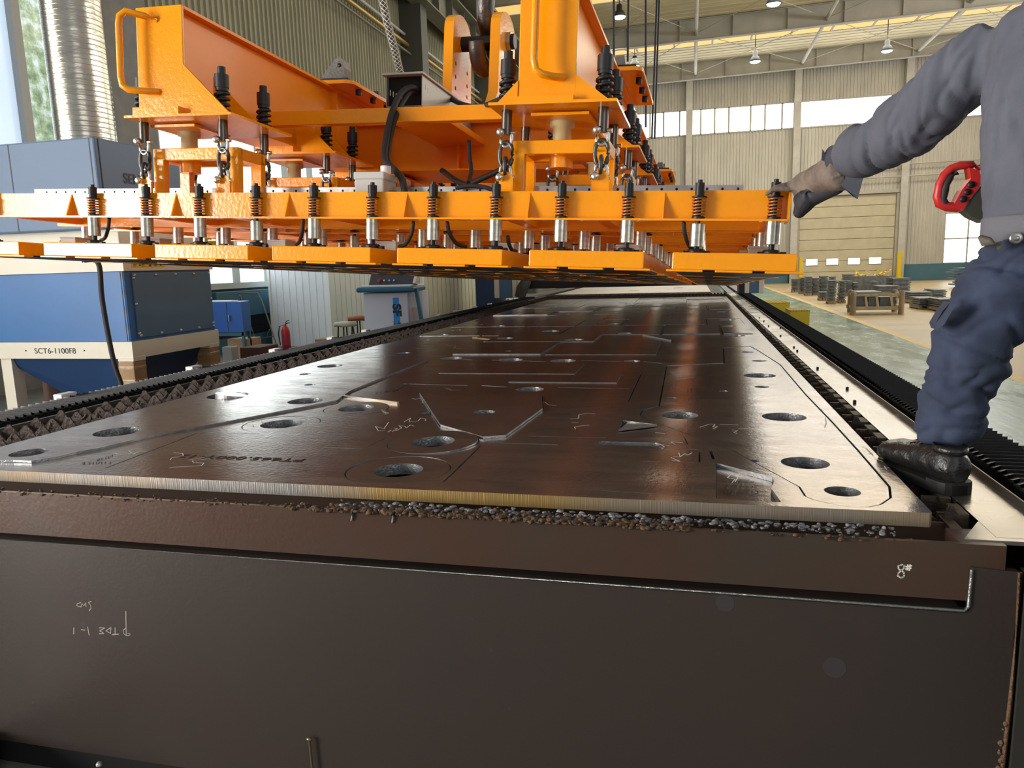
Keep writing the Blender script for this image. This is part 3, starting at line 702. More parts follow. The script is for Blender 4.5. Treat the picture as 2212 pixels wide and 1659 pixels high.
# nest further down the sheet: repeated kerfs and holes
rr = random.Random(21); zones = []
def clash(c, r):
    if not (XPL+.03+r < c[0] < XPR-.02-r and 4.75 < c[1] < YP1-.1): return True
    if c[0] > -.15 and c[1] < 5.75: return True
    if c[0] < -1.7 and c[1] < 5.75: return True
    return any((Vector(c)-Vector(q)).length < r+s+.03 for q, s in zones)
far_parts = []
for c, r in (((.34, 6.10), .075), ((.33, 6.9), .06), ((.35, 7.7), .08), ((.34, 8.9), .06), ((.30, 10.2), .07), ((-.9, 5.75), .08), ((-1.5, 5.9), .07), ((-2.2, 6.3), .07), ((-.55, 6.3), .06), ((-.2, 6.5), .05), ((-1.25, 6.6), .08), ((-1.9, 7.2), .07), ((-.75, 7.3), .06), ((-.2, 7.9), .06), ((-1.5, 8.1), .07), ((-2.1, 8.9), .07), ((-.9, 9.0), .07), ((-.3, 9.8), .06), ((-1.6, 10.2), .07), ((-1.0, 11.2), .07), ((-2.0, 11.6), .06), ((.1, 11.6), .06)):
    if not clash(c, r): zones.append((c, r)); holes.append(circ(c, r, 20))
for i in range(60):
    c = (rr.uniform(XPL+.1, XPR-.1), rr.uniform(4.8, 12.5)); r = rr.choice((.02, .025, .035))
    if not clash(c, r): zones.append((c, r)); holes.append(circ(c, r, 12))
blanks = [((-1.42, -.62, 3.98, 4.38), 'left front'), ((-.93, -.36, 3.68, 3.92), 'small front')]
yy = 4.85; row = 0
while yy < 12.3:
    d_ = rr.uniform(.55, .95); x = -1.62 if yy+d_ < 5.9 or yy < 5.85 else XPL+.05; xe = -.2 if yy < 5.85 else XPR-.05; row += 1; cn = 0
    while x < xe-.25:
        l = min(rr.uniform(.35, .95), xe-x)
        if xe-x-l < .25: l = xe-x
        cn += 1; blanks.append(((x, x+l-.02, yy, min(yy+d_, 12.6)-.02), '%s in row %s' % (('leftmost', 'second', 'third', 'fourth', 'fifth', 'sixth', 'seventh', 'eighth')[min(cn, 8)-1], ('one', 'two', 'three', 'four', 'five', 'six', 'seven', 'eight', 'nine', 'ten', 'eleven', 'twelve', 'thirteen', 'fourteen')[row-1]))); x += l
    yy += d_
rect = lambda b: [(b[0], b[2]), (b[1], b[2]), (b[1], b[3]), (b[0], b[3])]
allh = zones+[((-1.135, 4.587), .08), ((-1.566, 4.668), .075), ((-.785, 4.548), .08), ((-.354, 4.543), .05)]
for b, l in blanks: holes.append(rect(b))
pl_outer = [(XPL, YP0), (XPR-.006, YP0), (XPR, YP0+.006), (XPR, YP1), (XPL, YP1)]
# the left arm is a part lying at the sheet's left edge: notch the sheet for it
aL = [p for p in arm_l[4:]]
notch = [(XPL, Pz(842, 745, ZP).y+.004)] + [arm_l[i] for i in range(len(arm_l)-1, 2, -1)] + [arm_l[2], (XPL, Pz(0, 1005, ZP).y)]
pl_outer = [(XPL-.0, YP0), (XPR-.006, YP0), (XPR, YP0+.006), (XPR, YP1), (XPL, YP1)] + notch
me = plate_mesh('steel_sheet', pl_outer, holes, ZP-TH, ZP, Vector((-1, 1.835, ZP-TH)))
sheet = bpy.data.objects.new('steel_sheet', me); COL.objects.link(sheet); sheet.location = (-1, 1.835, ZP-TH); BASE[sheet.name] = Vector((-1, 1.835, ZP-TH))
tag(sheet, 'huge brown cut steel sheet resting on the toothed slats, near one', 'steel sheet')
def cut_part(name, outer, hs, dz, label, cat='steel blank', tilt=(0, 0), d=.0035):
    o2 = inset(outer, d) if d else outer
    cx = sum(p[0] for p in o2)/len(o2); cy = sum(p[1] for p in o2)/len(o2); off = Vector((cx, cy, ZP-TH))
    me = plate_mesh(name, o2, hs, ZP-TH, ZP, off); o = bpy.data.objects.new(name, me); COL.objects.link(o)
    o.location = (cx, cy, ZP-TH+dz); o.rotation_euler = (tilt[0], tilt[1], 0); BASE[o.name] = off
    return tag(o, label, cat)
cut_part('arm_blank', arm_r, [circ(c, r, 36) for c, r in HR if inside(c, arm_r) and far_edge(c, r, arm_r)], -.0015, 'long dark kerf-edged steel arm with round holes, right side of the sheet by the shoe', d=.006)
armL = [(XPL, Pz(842, 745, ZP).y)] + [arm_l[i] for i in range(len(arm_l)-1, 1, -1)] + [(-2.2, 1.925), (-2.27, 1.915), (XPL+.09, 1.93), (XPL+.04, 1.965), (XPL+.008, 2.03), (XPL, 2.12)]
HL = [((-2.235, 2.022), .060), ((-2.165, 2.356), .086), ((-1.985, 2.351), .02), ((-2.225, 3.151), .098), ((-1.742, 3.043), .08), ((-2.225, 4.22), .08), ((-2.204, 3.873), .034), ((-1.97, 3.5), .03), ((-2.0, 4.9), .05)]
cut_part('arm_blank', armL, [circ(c, r, 36) for c, r in HL if inside(c, armL) and far_edge(c, r, armL)], .008, 'long raised steel arm with rounded tip and round holes, left edge of the sheet', d=.003)
o = cut_part('slug_disc', circ((-2.20, 3.165), .092, 36), [], .012, 'loose steel disc tipped in the large hole of the left arm', tilt=(math.radians(-7), math.radians(6)), d=0)
lb = ('flat steel ring with a large hole, front ring nearest the cut edge', 'flat steel ring with a large hole just behind the front ring', 'steel ring beside the left arm', 'steel ring overlapping the curved kerf, second behind the left arm')
for i, (c, r, h) in enumerate(rings): cut_part('ring_blank', circ(c, r, 56), [circ(c, h, 40)], (-.001, .004, -.001, .002)[i], lb[i], tilt=((0, 0), (math.radians(1.0), math.radians(-1.2)), (0, 0), (math.radians(.8), math.radians(-.8)))[i], d=0)
cut_part('offcut', pocket, [], -.016, 'pale angular offcut dropped into the pocket at the right front of the sheet', d=.002, tilt=(math.radians(1.0), 0))
cut_part('plate_blank', partJ, [circ(c, r, 28) for c, r in free if inside(c, partJ)], .009, 'raised brown cut panel with two holes, middle of the sheet behind the two rings', d=.003)
for b, l in blanks:
    hs = [circ(c, r, 20) for c, r in zones if b[0]+r+.015 < c[0] < b[1]-r-.015 and b[2]+r+.015 < c[1] < b[3]-r-.015]
    cut_part('plate_blank', rect(b), hs, rr.uniform(0, .010) if rr.random() < .75 else -.004, 'rectangular cut steel blank lying in the sheet, %s beyond the rings' % l, d=.004)
# thin strips added to draw the bright lit edges of raised pieces
def raised(pts, dz, label, tilt=(0, 0), name='cut_part', th=.02):
    cx = sum(p[0] for p in pts)/len(pts); cy = sum(p[1] for p in pts)/len(pts)
    me = plate_mesh(name, pts, [], ZP-TH, ZP-.0, Vector((cx, cy, ZP-TH))); o = bpy.data.objects.new(name, me); COL.objects.link(o)
    o.location = (cx, cy, ZP-TH+dz); o.rotation_euler = (tilt[0], tilt[1], 0); BASE[o.name] = Vector((cx, cy, ZP-TH)); return tag(o, label, 'cut part')
lit_edges = [((742, 858), (858, 873), .010), ((822, 886), (834, 893), .004), ((1388, 725), (1447, 737), .010), ((1020, 730), (1130, 741), .007), ((1213, 669), (1264, 669), .006), ((870, 748), (900, 754), .004)]
for i, (a, b, h) in enumerate(lit_edges):
    a = Pz(a[0], a[1], 1.0); b = Pz(b[0], b[1], 1.0); d = (b-a).normalized(); n = Vector((-d.y, d.x, 0))*.012
    mb = MB(); mb.prism([a, b, b+n, a+n], (0, 0, h))
    solo('lit_edge_strip', mb, EDGE, ('added strip for the lit kerf edge beside the left arm neck', 'tiny added strip for a lit edge by the ring behind the left arm', 'added strip for a lit edge right of centre, far half of the sheet', 'long added strip for a lit edge left of centre, far half of the sheet', 'added strip for a lit edge in the far third of the sheet', 'small added strip for a lit edge near the far end of the left arm')[i], 'offcut')
# wedge-shaped offcut standing in its opening
a, b, c = Pz(1336, 932, 1.0), Pz(1345, 910, 1.0), Pz(1419, 921, 1.0)
mb = MB(); mb.prism([a, c, (c.x-.01, c.y+.02, .996), (b.x+.02, b.y, .99)], (0, 0, .006))
solo('wedge_offcut', mb, mat('bright_cut_steel', (.50, .48, .42), .3, .8), 'pale pointed wedge offcut right of centre on the sheet', 'offcut')
# chalk and burnt marks on the sheet
fz = lambda x, y: Pz(x, y, ZP+.0008)
def z1(x, y): return (x/2.989, y/2.989+780)
def z4(x, y): return (640+x/3.16, 820+y/3.16)
def z5(x, y): return (1300+x/2.949, 780+y/2.949)
mb = MB()
C1 = lambda *l: [z1(*p) for p in l]; C4 = lambda *l: [z4(*p) for p in l]; C5 = lambda *l: [z5(*p) for p in l]
strokes(mb, [C1((1120, 593), (1180, 597), (1183, 612), (1110, 625), (1098, 638)), C1((1218, 640), (1320, 622)), C1((1355, 630), (1240, 645), (1250, 655), (1318, 660), (1300, 676), (1095, 688)),
  C1((1020, 438), (1060, 446), (1130, 440), (1160, 428), (1310, 430)), C1((1340, 382), (1350, 376), (1440, 370), (1520, 358)), C1((1440, 372), (1480, 374), (1600, 380)), C1((1292, 400), (1358, 402)),
  C1((735, 597), (790, 604), (850, 596), (830, 580), (880, 566), (915, 570)), C1((860, 603), (885, 590), (900, 582), (942, 584)), C1((1590, 408), (1640, 418), (1630, 408), (1665, 412), (1700, 405), (1690, 388), (1750, 390), (1820, 384)),
  C4((790, 130), (815, 135), (870, 122), (860, 160)), C4((940, 150), (945, 158)), C4((1000, 138), (1040, 128), (1080, 140), (1160, 142)), C4((1020, 60), (1060, 72), (1120, 72)),
  C4((630, 292), (600, 335), (540, 320), (560, 350), (605, 345)), C4((625, 358), (650, 345)), C4((655, 355), (690, 335), (665, 330)), C4((680, 350), (720, 330), (700, 315), (740, 318), (750, 330), (780, 310), (805, 318)), C4((735, 290), (780, 262), (770, 288), (830, 285), (850, 262), (885, 270), (880, 282)),
  C4((1355, 262), (1365, 300), (1340, 345), (1295, 322)), C4((1340, 345), (1365, 335)), C4((1390, 325), (1440, 310), (1400, 305)), C4((1435, 330), (1440, 310)), C4((1460, 300), (1490, 262), (1480, 295), (1520, 270), (1505, 250), (1585, 245), (1560, 232)),
  C4((1425, 145), (1520, 125)), C4((1435, 160), (1480, 145), (1500, 150)), C4((1575, 158), (1610, 152), (1700, 155), (1720, 172), (1775, 178)),
  C4((2040, 235), (1980, 232), (1930, 240), (1925, 265), (1870, 270)), C4((1880, 292), (1925, 292)), C4((1905, 338), (1900, 325), (1950, 315), (2000, 312)),
  C5((625, 422), (690, 402), (722, 404), (705, 420), (740, 415), (710, 432)), C5((750, 404), (870, 408)), C5((830, 438), (865, 445), (840, 455), (860, 462)), C5((870, 430), (990, 436)),
  C5((340, 455), (402, 463)), C5((365, 552), (400, 548), (370, 530), (430, 540)), C5((425, 525), (450, 520), (470, 540), (440, 515), (515, 520)), C5((378, 560), (392, 556)),
  C5((445, 632), (500, 640), (440, 615)), C5((455, 608), (500, 612), (490, 585)), C5((500, 610), (530, 590), (545, 600), (575, 585)),
  C5((800, 718), (835, 712), (800, 745), (850, 752), (830, 775)), C5((850, 770), (880, 712), (905, 715), (900, 745), (860, 755)), C5((900, 720), (960, 722), (970, 740), (930, 755)), C5((1395, 305), (1412, 325)), C5((1425, 362), (1430, 390), (1420, 415)),
  C5((1780, 685), (1830, 680)), C5((1800, 670), (1815, 695)), C5((1735, 620), (1790, 640)), C5((1690, 560), (1730, 600)), C5((1700, 590), (1725, 582)), C5((1660, 545), (1700, 560)),
  [(1140, 815), (1170, 819), (1200, 816), (1230, 821), (1280, 816), (1275, 821), (1240, 824), (1180, 822)], [(965, 745), (985, 748), (980, 752), (1000, 753)], [(1090, 745), (1110, 748)], [(1610, 795), (1618, 791), (1614, 789)], [(1462, 820), (1500, 815)]], fz, .0026, N_Z)
solo('chalk_writing', mb, CHALK, 'white chalk scribbles and numbers across the cut steel sheet', 'chalk writing', kind='stuff')
mb = MB()
rows = []
rb = random.Random(8)
def burnrow(p0, p1, n, h):
    for i in range(n):
        a = Vector(p0).lerp(Vector(p1), (i+.15)/n); w2 = (Vector(p1)-Vector(p0))/n*.6
        g = [(a.x, a.y), (a.x+w2.x, a.y), (a.x+w2.x*.9, a.y-h), (a.x+w2.x*.1, a.y-h)]
        t = rb.choice(((0, 3), (0, 1, 2), (3, 0, 1), (0, 1, 2, 3), (1, 0, 3, 2), (0, 2), (0, 3, 2)))
        rows.append([g[k] for k in t])
burnrow(z1(520, 665), z1(720, 660), 9, 3.5); burnrow(z1(620, 645), z1(740, 612), 7, 3.2)
burnrow(z5(765, 775), z5(985, 775), 10, 2.5); burnrow(z5(780, 800), z5(990, 808), 9, 2.5); burnrow(z5(780, 838), z5(1000, 845), 9, 5); burnrow(z5(545, 190), z5(710, 190), 8, 5); burnrow(z5(550, 243), z5(650, 243), 5, 3)
burnrow(z4(530, 100), z4(700, 75), 8, 3)
strokes(mb, rows, fz, .0022, N_Z)
solo('burnt_marking', mb, BURN, 'dark etched part numbers on the cut steel sheet', 'marking', kind='stuff')
def text_obj(s, size, mats, mw, name, bold=0, xs=1):
    cu = bpy.data.curves.new(name, 'FONT'); cu.body = s; cu.size = size; cu.extrude = .0006; cu.offset = bold; cu.align_x = 'CENTER'; cu.align_y = 'CENTER'
    ob = bpy.data.objects.new(name, cu); COL.objects.link(ob); dg = bpy.context.evaluated_depsgraph_get(); me = bpy.data.meshes.new_from_object(ob.evaluated_get(dg))
    bpy.data.objects.remove(ob); me.transform(Matrix.Diagonal((xs, 1, 1, 1))); me.transform(mw); me.materials.clear(); me.materials.append(mats); return me
def text_part(s, size, m, mw, name, parent, label=None, bold=0, xs=1):
    me = text_obj(s, size, m, Matrix.Translation(-BASE[parent.name]) @ mw, name, bold, xs); o = bpy.data.objects.new(name, me); COL.objects.link(o); o.parent = parent; BASE[o.name] = BASE[parent.name]
    if label: o['label'] = label
    return o
q = Pz(520, 989, ZP+.0004)
text_part('PT665.000T-12', .05, BURN, Matrix.Translation(q) @ Matrix.Rotation(PI, 4, 'Z'), 'etched_number', sheet, 'upside-down etched part number', xs=1.5)

# far sheet on the second half of the pallet
me = plate_mesh('steel_sheet', [(-2.7, 14.75), (.354, 14.75), (.354, 20.2), (-2.7, 20.2)], [circ((-1.2+.9*i, 16+1.2*(i % 2)), .12, 20) for i in range(2)], ZP-TH, ZP, Vector((-1.2, 15, ZP-TH)))
o = bpy.data.objects.new('steel_sheet', me); COL.objects.link(o); o.location = (-1.2, 15, ZP-TH); tag(o, 'far steel sheet reflecting the pale roof, beyond the open slat row under the gantry', 'steel sheet')
me.materials[0] = mat('bright_far_plate', (.42, .36, .29), .35, .7, .05, 20, .12, 2, stretch=(1, .3, 1))
mb = MB(); mb.box(-2.85, .60, 14.8, 20.5, .80, .95); solo('far_pallet', mb, SLATM, 'far half of the slat pallet carrying the second sheet', 'pallet')
for b_, l_ in (((.672, .806, 14.8, 21, .945, .965), 'narrow strip'), ((.842, 1.012, 14.0, 21.0, .30, .99), 'right black rail cover'), ((-3.15, -2.935, 14.0, 21.0, .30, .99), 'left black rail cover')):
    mb = MB(); mb.box(*b_); solo('rail_cover', mb, [BLACK], l_+' continuing beyond the gantry', 'rail')
# gantry
g = thing('laser_gantry', 'blue and cream gantry with black cross beam at the far table end', 'machine', (-1, 14.2, .95))
mb = MB(); mb.box(-3.1, 1.22, 14.0, 14.35, 1.155, 1.42); part('cross_beam', mb, BLACK, g)
mb = MB(); mb.bbox(1.0, 1.16, 13.9, 14.6, .99, 2.0, .01); part('end_housing', mb, BLUE2, g); mb = MB(); mb.bbox(-3.62, -3.36, 13.9, 14.6, .99, 2.0, .01); part('end_housing', mb, BLUE2, g)
mb = MB(); mb.bbox(1.16, 1.25, 13.88, 14.6, .99, 2.0, .01); mb.bbox(.92, 1.0, 13.88, 14.6, .99, 2.0, .01); mb.bbox(-3.72, -3.62, 13.88, 14.6, .99, 2.0, .01); mb.bbox(-3.36, -3.27, 13.88, 14.6, .99, 2.0, .01); part('housing_trim', mb, CREAM, g)
mb = MB(); mb.bbox(-4.1, -3.72, 13.9, 14.8, .0, 2.2, .01); part('drive_cabinet', mb, NAVY, g)
mb = MB(); mb.bbox(.82, 1.02, 13.9, 14.4, .985, 1.16, .01); part('carriage', mb, BLACK, g); mb = MB(); mb.bbox(-3.26, -2.95, 13.9, 14.4, .985, 1.0, .01); part('carriage', mb, mat('dark_carriage', (.05, .05, .05), .5), g)
mb = MB(); mb.tube([(-3.14, 13.95, 1.5), (-3.10, 13.95, 1.3), (-3.17, 13.9, 1.15), (-3.22, 13.9, 1.0)], [.12, .11, .12, .10], 12); part('cable_sleeve', mb, mat('dark_grey_cloth', (.06, .055, .05), .8, 0, .6, 30), g)

# ================================================================== lifting frame hung over the table
L3 = Matrix(((.99855595, .02046724, .04966994), (-.02230865, .99907339, .03680617), (-.0488706, -.03786109, .99808727)))
ML = L3.to_4x4(); ML.translation = Vector((.33498674, 3.05610527, 1.74978287))
NG = 9; PV = .99
UR = [-3.545, -3.228, -2.915, -2.616, -2.31, -2.012, -1.723, -1.435, -1.151, -.868, -.592, -.314, -.029]
UL = [-3.87]
BOX = [(-.397, .05), (-.955, -.503), (-1.521, -1.065), (-2.109, -1.641), (-2.714, -2.227), (-3.344, -2.838), (-4.0, -3.49)]
ULEFT = -4.05
fr = thing('magnet_frame', 'orange lower lifting frame of long flanged beams carrying the magnets', 'lifting frame', (-1.9, 4, 0), frame=ML)
rowv = []
RIBU = []
for px in (155, 380, 623, 877, 1142, 1432):
    r_ = (ML.inverted().to_3x3() @ ray(px, 440)); o_ = ML.inverted() @ CAM; RIBU.append((o_+r_*((.045-o_.y)/r_.y)).x)
for k in range(NG):
    for dv in (0, .65):
        v = k*PV+dv; rowv.append(v)
        s = 1 if dv == 0 else -1          # flange faces outwards
        mb = MB(); a, b = (v+.045, v+.052) if s > 0 else (v-.052, v-.045)
        mb.box(ULEFT, .025, a, b, -.006, .112); mb.box(ULEFT, .025, min(v, a), max(v, b), -.010, -.002)
        mb.box(ULEFT, .02, min(v, a)+.0, max(v, b), -.002, .0) if False else None
        for i, u in enumerate(RIBU):
            mb.prism([(u, a if s > 0 else b, .108), (u, v+(.003 if s > 0 else -.003), -.002), (u, a if s > 0 else b, -.002)], (.007, 0, 0))
        if k == 0 and dv == 0:
            mb.box(.018, .027, v, v+.12, -.012, .113)
        o = part('cross_beam', mb, ORANGE, fr)
for u in (-3.9, -2.97, -2.51, -1.98, -1.12, -.715, -.02):
    mb = MB(); mb.bbox(u-.03, u+.03, .055, (NG-1)*PV+.65, .0, .105, .004); part('long_rail', mb, ORANGE2, fr)
mb = MB()
for k in range(1): mb.box(-3.95, -.137, .36, .42, .113, .145); mb.box(-3.95, -.137, .36, .365, .113, .175); mb.box(-3.95, -.137, .415, .42, .113, .175)
ct = part('cable_tray', mb, ZINC, fr, 'grey perforated galvanised tray')
mb = MB()
for i in range(58): u = -.16-.065*i; mb.lathe([(0, .001), (.006, .001), (.006, 0)], (u, .36, .158), (0, -1, 0), 8)
part('slot_holes', mb, BLACK, ct)

# lifting magnets: body, two pole strips, four spring rods, junction box
def spring_pts(c, r, z0, z1, turns, n=10):
    return [c+V3(r*math.cos(2*PI*i/n), r*math.sin(2*PI*i/n), z0+(z1-z0)*i/(turns*n)) for i in range(int(turns*n)+1)]
def rod_parts(t, u, v, drop=0):
    c = V3(u, v, 0)
    mb = MB(); mb.cyl(c+V3(0, 0, -.10), c+V3(0, 0, .150), .0095, n=12)
    mb.cyl(c+V3(0, 0, .103), c+V3(0, 0, .138), .020, n=6); mb.cyl(c+V3(0, 0, .088), c+V3(0, 0, .103), .018, n=12)
    mb.cyl(c+V3(0, 0, .082), c+V3(0, 0, .086), .030, n=20); mb.cyl(c+V3(0, 0, -.142), c+V3(0, 0, -.09), .0115, n=12)
    mb.cyl(c+V3(0, 0, -.002), c+V3(0, 0, .006), .026, n=20)
    mb.lathe([(.0, -.119), (.030, -.119), (.034, -.123), (.034, -.143), (0, -.143)], c, n=20)
    for du in (-.042, .044): mb.bbox(u+du-.011, u+du+.011, v-.012, v+.012, -.143, -.126, .003)
    r = part('spring_rod', mb, BLACK, t)
    mb = MB(); mb.tube(spring_pts(c, .0235, .006, .082, 6.2), .0038, 6); part('coil_spring', mb, SPRING, r)
    mb = MB(); d = drop
    mb.cyl(c+V3(0, 0, -.098-d), c+V3(0, 0, -.010-d), .0285, n=24); mb.cyl(c+V3(0, 0, -.05-d), c+V3(0, 0, -.045-d), .029, n=24); part('guide_sleeve', mb, CHROME, r)
    return r
def magnet(col, k, vdepth=.96):
    a, b = BOX[col]; um = (a+b)/2; v0 = k*PV-.17; v1 = v0+vdepth
    t = thing('lifting_magnet', '', 'lifting magnet', (um, v0, -.21), 'orange lifting magnets', ML)
    mb = MB(); mb.bbox(a, b, v0, v1, -.206, -.142, .004); part('magnet_body', mb, ORANGE, t)
    mb = MB()
    for i in range(3):
        s = a-.02+(b-a)*i*.40; mb.bbox(s, s+(b-a)*.30, v0-.002, v0+.05, -.214, -.206, .002)
    part('pole_strip', mb, ORANGE, t)
    mb = MB(); mb.box(a+.01, b-.01, v0+.06, v1-.02, -.213, -.2055); part('face_plate', mb, mat_face, t)
    us = [UR[12-2*col-1], UR[12-2*col]] if col < 6 else [-3.87]
    for u in us:
        rod_parts(t, u, k*PV+.022, .012 if (col == 0 and u < -.2) or (col == 4 and u > -2.4) else 0); rod_parts(t, u, k*PV+.65-.022)
    ju = b-.10 if col != 5 else b-.22; jv = k*PV+.22
    mb = MB(); mb.bbox(ju-.055, ju+.045, jv, jv+.09, -.142, -.098, .004); mb.bbox(ju-.058, ju+.048, jv-.003, jv+.093, -.103, -.094, .003); j = part('junction_box', mb, GREYBOX, t)
    mb = MB(); mb.cyl((ju-.09, jv+.04, -.122), (ju-.055, jv+.04, -.122), .014, n=8); part('cable_gland', mb, mat_brass, j)
    return t
mat_face = mat('dark_magnet_face', (.03, .022, .018), .5, .3)
mat_brass = mat('brass_gland', (.55, .38, .18), .3, .9)
NTH = ('first', 'second', 'third', 'fourth', 'fifth', 'sixth', 'seventh', 'eighth', 'ninth')
PLACE = ('at the right end, beside the gloved hand', 'second from the right end', 'third from the right end', 'fourth from the right end', 'above the control console side, fifth from the right', 'above the blue cabinet, sixth from the right', 'at the left edge of the view')
for col in range(7):
    p0 = magnet(col, 0); p0['label'] = 'orange lifting magnet in the front row, ' + PLACE[col]
    for k in range(1, NG):
        base = Vector(BASE[p0.name]); base.y += k*PV
        c = copy_tree(p0, ML @ Matrix.Translation(base), 'orange lifting magnet in the %s row, %s' % (NTH[k], ('rightmost column', 'second column from the right', 'third column from the right', 'fourth column from the right', 'fifth column from the right', 'sixth column from the right', 'leftmost column')[col]))

# upper spreader: two long beams, girder, tie bar, gusseted bottom plates
sp = thing('spreader_frame', 'big orange upper spreader frame of two deep beams joined by cross girders', 'lifting frame', (-1.88, 2, .5), frame=ML)
VB0, VB1 = .06, 8.6
B1 = (-2.955, -2.70); B2 = (-1.075, -.832); WB, WT = .50, .965
for (a, b), nm in ((B1, 'left'), (B2, 'right')):
    zb = WB if nm == 'left' else .485
    mb = MB(); m = (a+b)/2
    mb.box(a, b, VB0, VB1, WT-.014, WT); mb.box(a, b, VB0, VB1, zb, zb+.014); mb.box(b-.055, b-.045, VB0+.01, VB1-.01, zb+.01, WT-.01); mb.box(a+.045, a+.055, VB0+.01, VB1-.01, zb+.01, WT-.01)
    mb.box(a, b, VB1-.012, VB1, zb, WT)
    for k in range(1, 9): mb.box(b-.05, b-.004, k*.99+.55, k*.99+.562, zb+.01, WT-.01)
    bm_ = part('long_beam', mb, ORANGE2, sp)
    mb = MB(); mb.bbox(a, b, VB0-.016, VB0, zb, WT, .004); part('end_plate', mb, ORANGE, bm_)
    # grab handle
    ua = a-.01 if nm == 'left' else a+.07
    uh = a-.022 if nm == 'left' else a+.085; vh = VB0-.10
    u2 = a+.115 if nm == 'left' else a+.19
    mb = MB(); zt_, zl = WT-.055, zb+.08
    mb.tube([(u2, VB0-.014, zt_-.005), (u2-.03, vh+.05, zt_), (uh+.035, vh+.005, zt_+.012), (uh+.008, vh, zt_-.008), (uh, vh, zt_-.045), (uh, vh, zl+.05), (uh+.008, vh, zl+.012), (uh+.035, vh+.005, zl-.006), (u2-.03, vh+.05, zl-.005), (u2, VB0-.014, zl)], .0155, 12)
    part('grab_handle', mb, ORANGE, bm_)
    c = (a+b)/2-.02 if nm == 'left' else -.925
    L_, R_ = (-3.005, -2.42) if nm == 'left' else (-1.19, -.655)
    for k in range(NG):
        v = k*PV
        if v+.5 > VB1+.4: break
        mb = MB(); mb.box(L_, R_, v+.0, v+.52, .455, .467)
        for vv in (v+.04, v+.26):
            mb.prism([(b, vv, .467), (R_-.03, vv, .467), (b, vv, .70 if nm == 'left' else .575)], (0, .012, 0)); mb.prism([(a, vv, .467), (a, vv, .56 if nm == 'right' else .467+.02), (L_+.02, vv, .467)], (0, .012, 0))
        mb.box(a-.0, b+.0, v+.0, v+.52, .467, zb+.002)
        part('gusset_plate', mb, ORANGE, sp)
        mb = MB(); mb.lathe([(.055, .455), (.055, .415), (.040, .412), (.040, .34)], (c, v+.26, 0), n=24); part('nylon_collar', mb, NYLON, sp)
        mb = MB(); mb.cyl((c, v+.26, .26), (c, v+.26, .45), .026, n=18); mb.box(c-.11, c+.14, v+.12, v+.40, .435, .447); part('guide_pin', mb, ORANGE, sp)
        mb = MB(); mb.cyl((c, v+.26, .235), (c, v+.26, .29), .052, n=24); part('guide_bush', mb, ORANGE, fr)
        # portal standing on the lower frame
        A0, A1 = (-2.975, -2.49) if nm == 'left' else (-1.125, -.70)
        mb = MB()
        for vv in (v+.17, v+.36): mb.bbox(A0, A1, vv-.02, vv+.02, .282, .34, .004)
        for uu in (A0+.03, A1-.03):
            mb.bbox(uu-.03, uu+.03, v+.17, v+.36, .283, .338, .003)
            for vv in (v+.17, v+.36): mb.bbox(uu-.03, uu+.03, vv-.02, vv+.02, .10, .30, .003)
        part('portal', mb, ORANGE, fr)
        for uu in ((-2.98, -2.535) if nm == 'left' else (-1.135, -.722)):
            for vv in (v+.10, v+.44):
                mb = MB(); pr_ = [(uu-.037, vv-.01, .10), (uu+.037, vv-.01, .10), (uu+.037, vv-.01, .165)]+[(uu+.037*math.cos(t), vv-.01, .165+.037*math.sin(t)) for t in [PI*i/8 for i in range(1, 8)]]+[(uu-.037, vv-.01, .165)]
                mb.prism(pr_, (0, .014, 0)); part('chain_lug', mb, ORANGE, fr)
# tie bars and cross girders
mb = MB(); mb.bbox(B1[1]-.05, B2[0]+.05, .78, .84, .572, .650, .004); part('tie_bar', mb, ORANGE, sp)
mb = MB(); mb.bbox(B1[1]-.05, B2[0]+.05, 5.6, 5.66, .572, .65, .004); part('tie_bar', mb, ORANGE, sp)
for vg in (1.95, 6.0):
    mb = MB(); mb.box(B1[1]-.05, B2[0]+.05, vg, vg+.012, .50, .80); mb.box(B1[1]-.05, B2[0]+.05, vg+.5, vg+.512, .50, .80); mb.box(B1[1]-.05, B2[0]+.05, vg-.06, vg+.57, .80, .82); mb.box(B1[1]-.05, B2[0]+.05, vg-.06, vg+.57, .488, .50)
    mb.box(-1.98, -1.968, vg-.06, vg, .5, .8); mb.box(-2.5, -2.488, vg-.06, vg, .5, .8)
    part('cross_girder', mb, ORANGE2, sp)
    # hook cheeks
    for u in (-2.13, -1.79):
        mb = MB(); u0, u1 = u-.035, u+.035; vm = vg+.35
        pr_ = [(u0, vm-.40, .82), (u0, vm+.40, .82), (u0, vm+.22, 1.05), (u0, vm+.2, 1.50)]+[(u0, vm+.2*math.cos(t), 1.50+.13*math.sin(t)) for t in [PI*i/10 for i in range(1, 10)]]+[(u0, vm-.2, 1.50), (u0, vm-.22, 1.05)]
        mb.prism(pr_, (u1-u0, 0, 0)); hc = part('hook_cheek', mb, ORANGE, sp)
        for z in (1.02, 1.10, 1.18, 1.27):
            for s in (-.14, .12): mb = MB(); mb.lathe([(0, .001), (.014, .001), (.014, 0)], (u1, vm+s, z), (1, 0, 0), 10); part('bolt_hole', mb, BLACK, hc)
    mb = MB(); mb.cyl((-2.10, vg+.35, 1.44), (-1.70, vg+.35, 1.44), .052, n=20); hp = part('hook_pin', mb, BLACK, sp)
    mb = MB(); mb.cyl((-1.755, vg+.35, 1.44), (-1.725, vg+.35, 1.44), .065, n=24); part('pin_head', mb, SUS, hp)
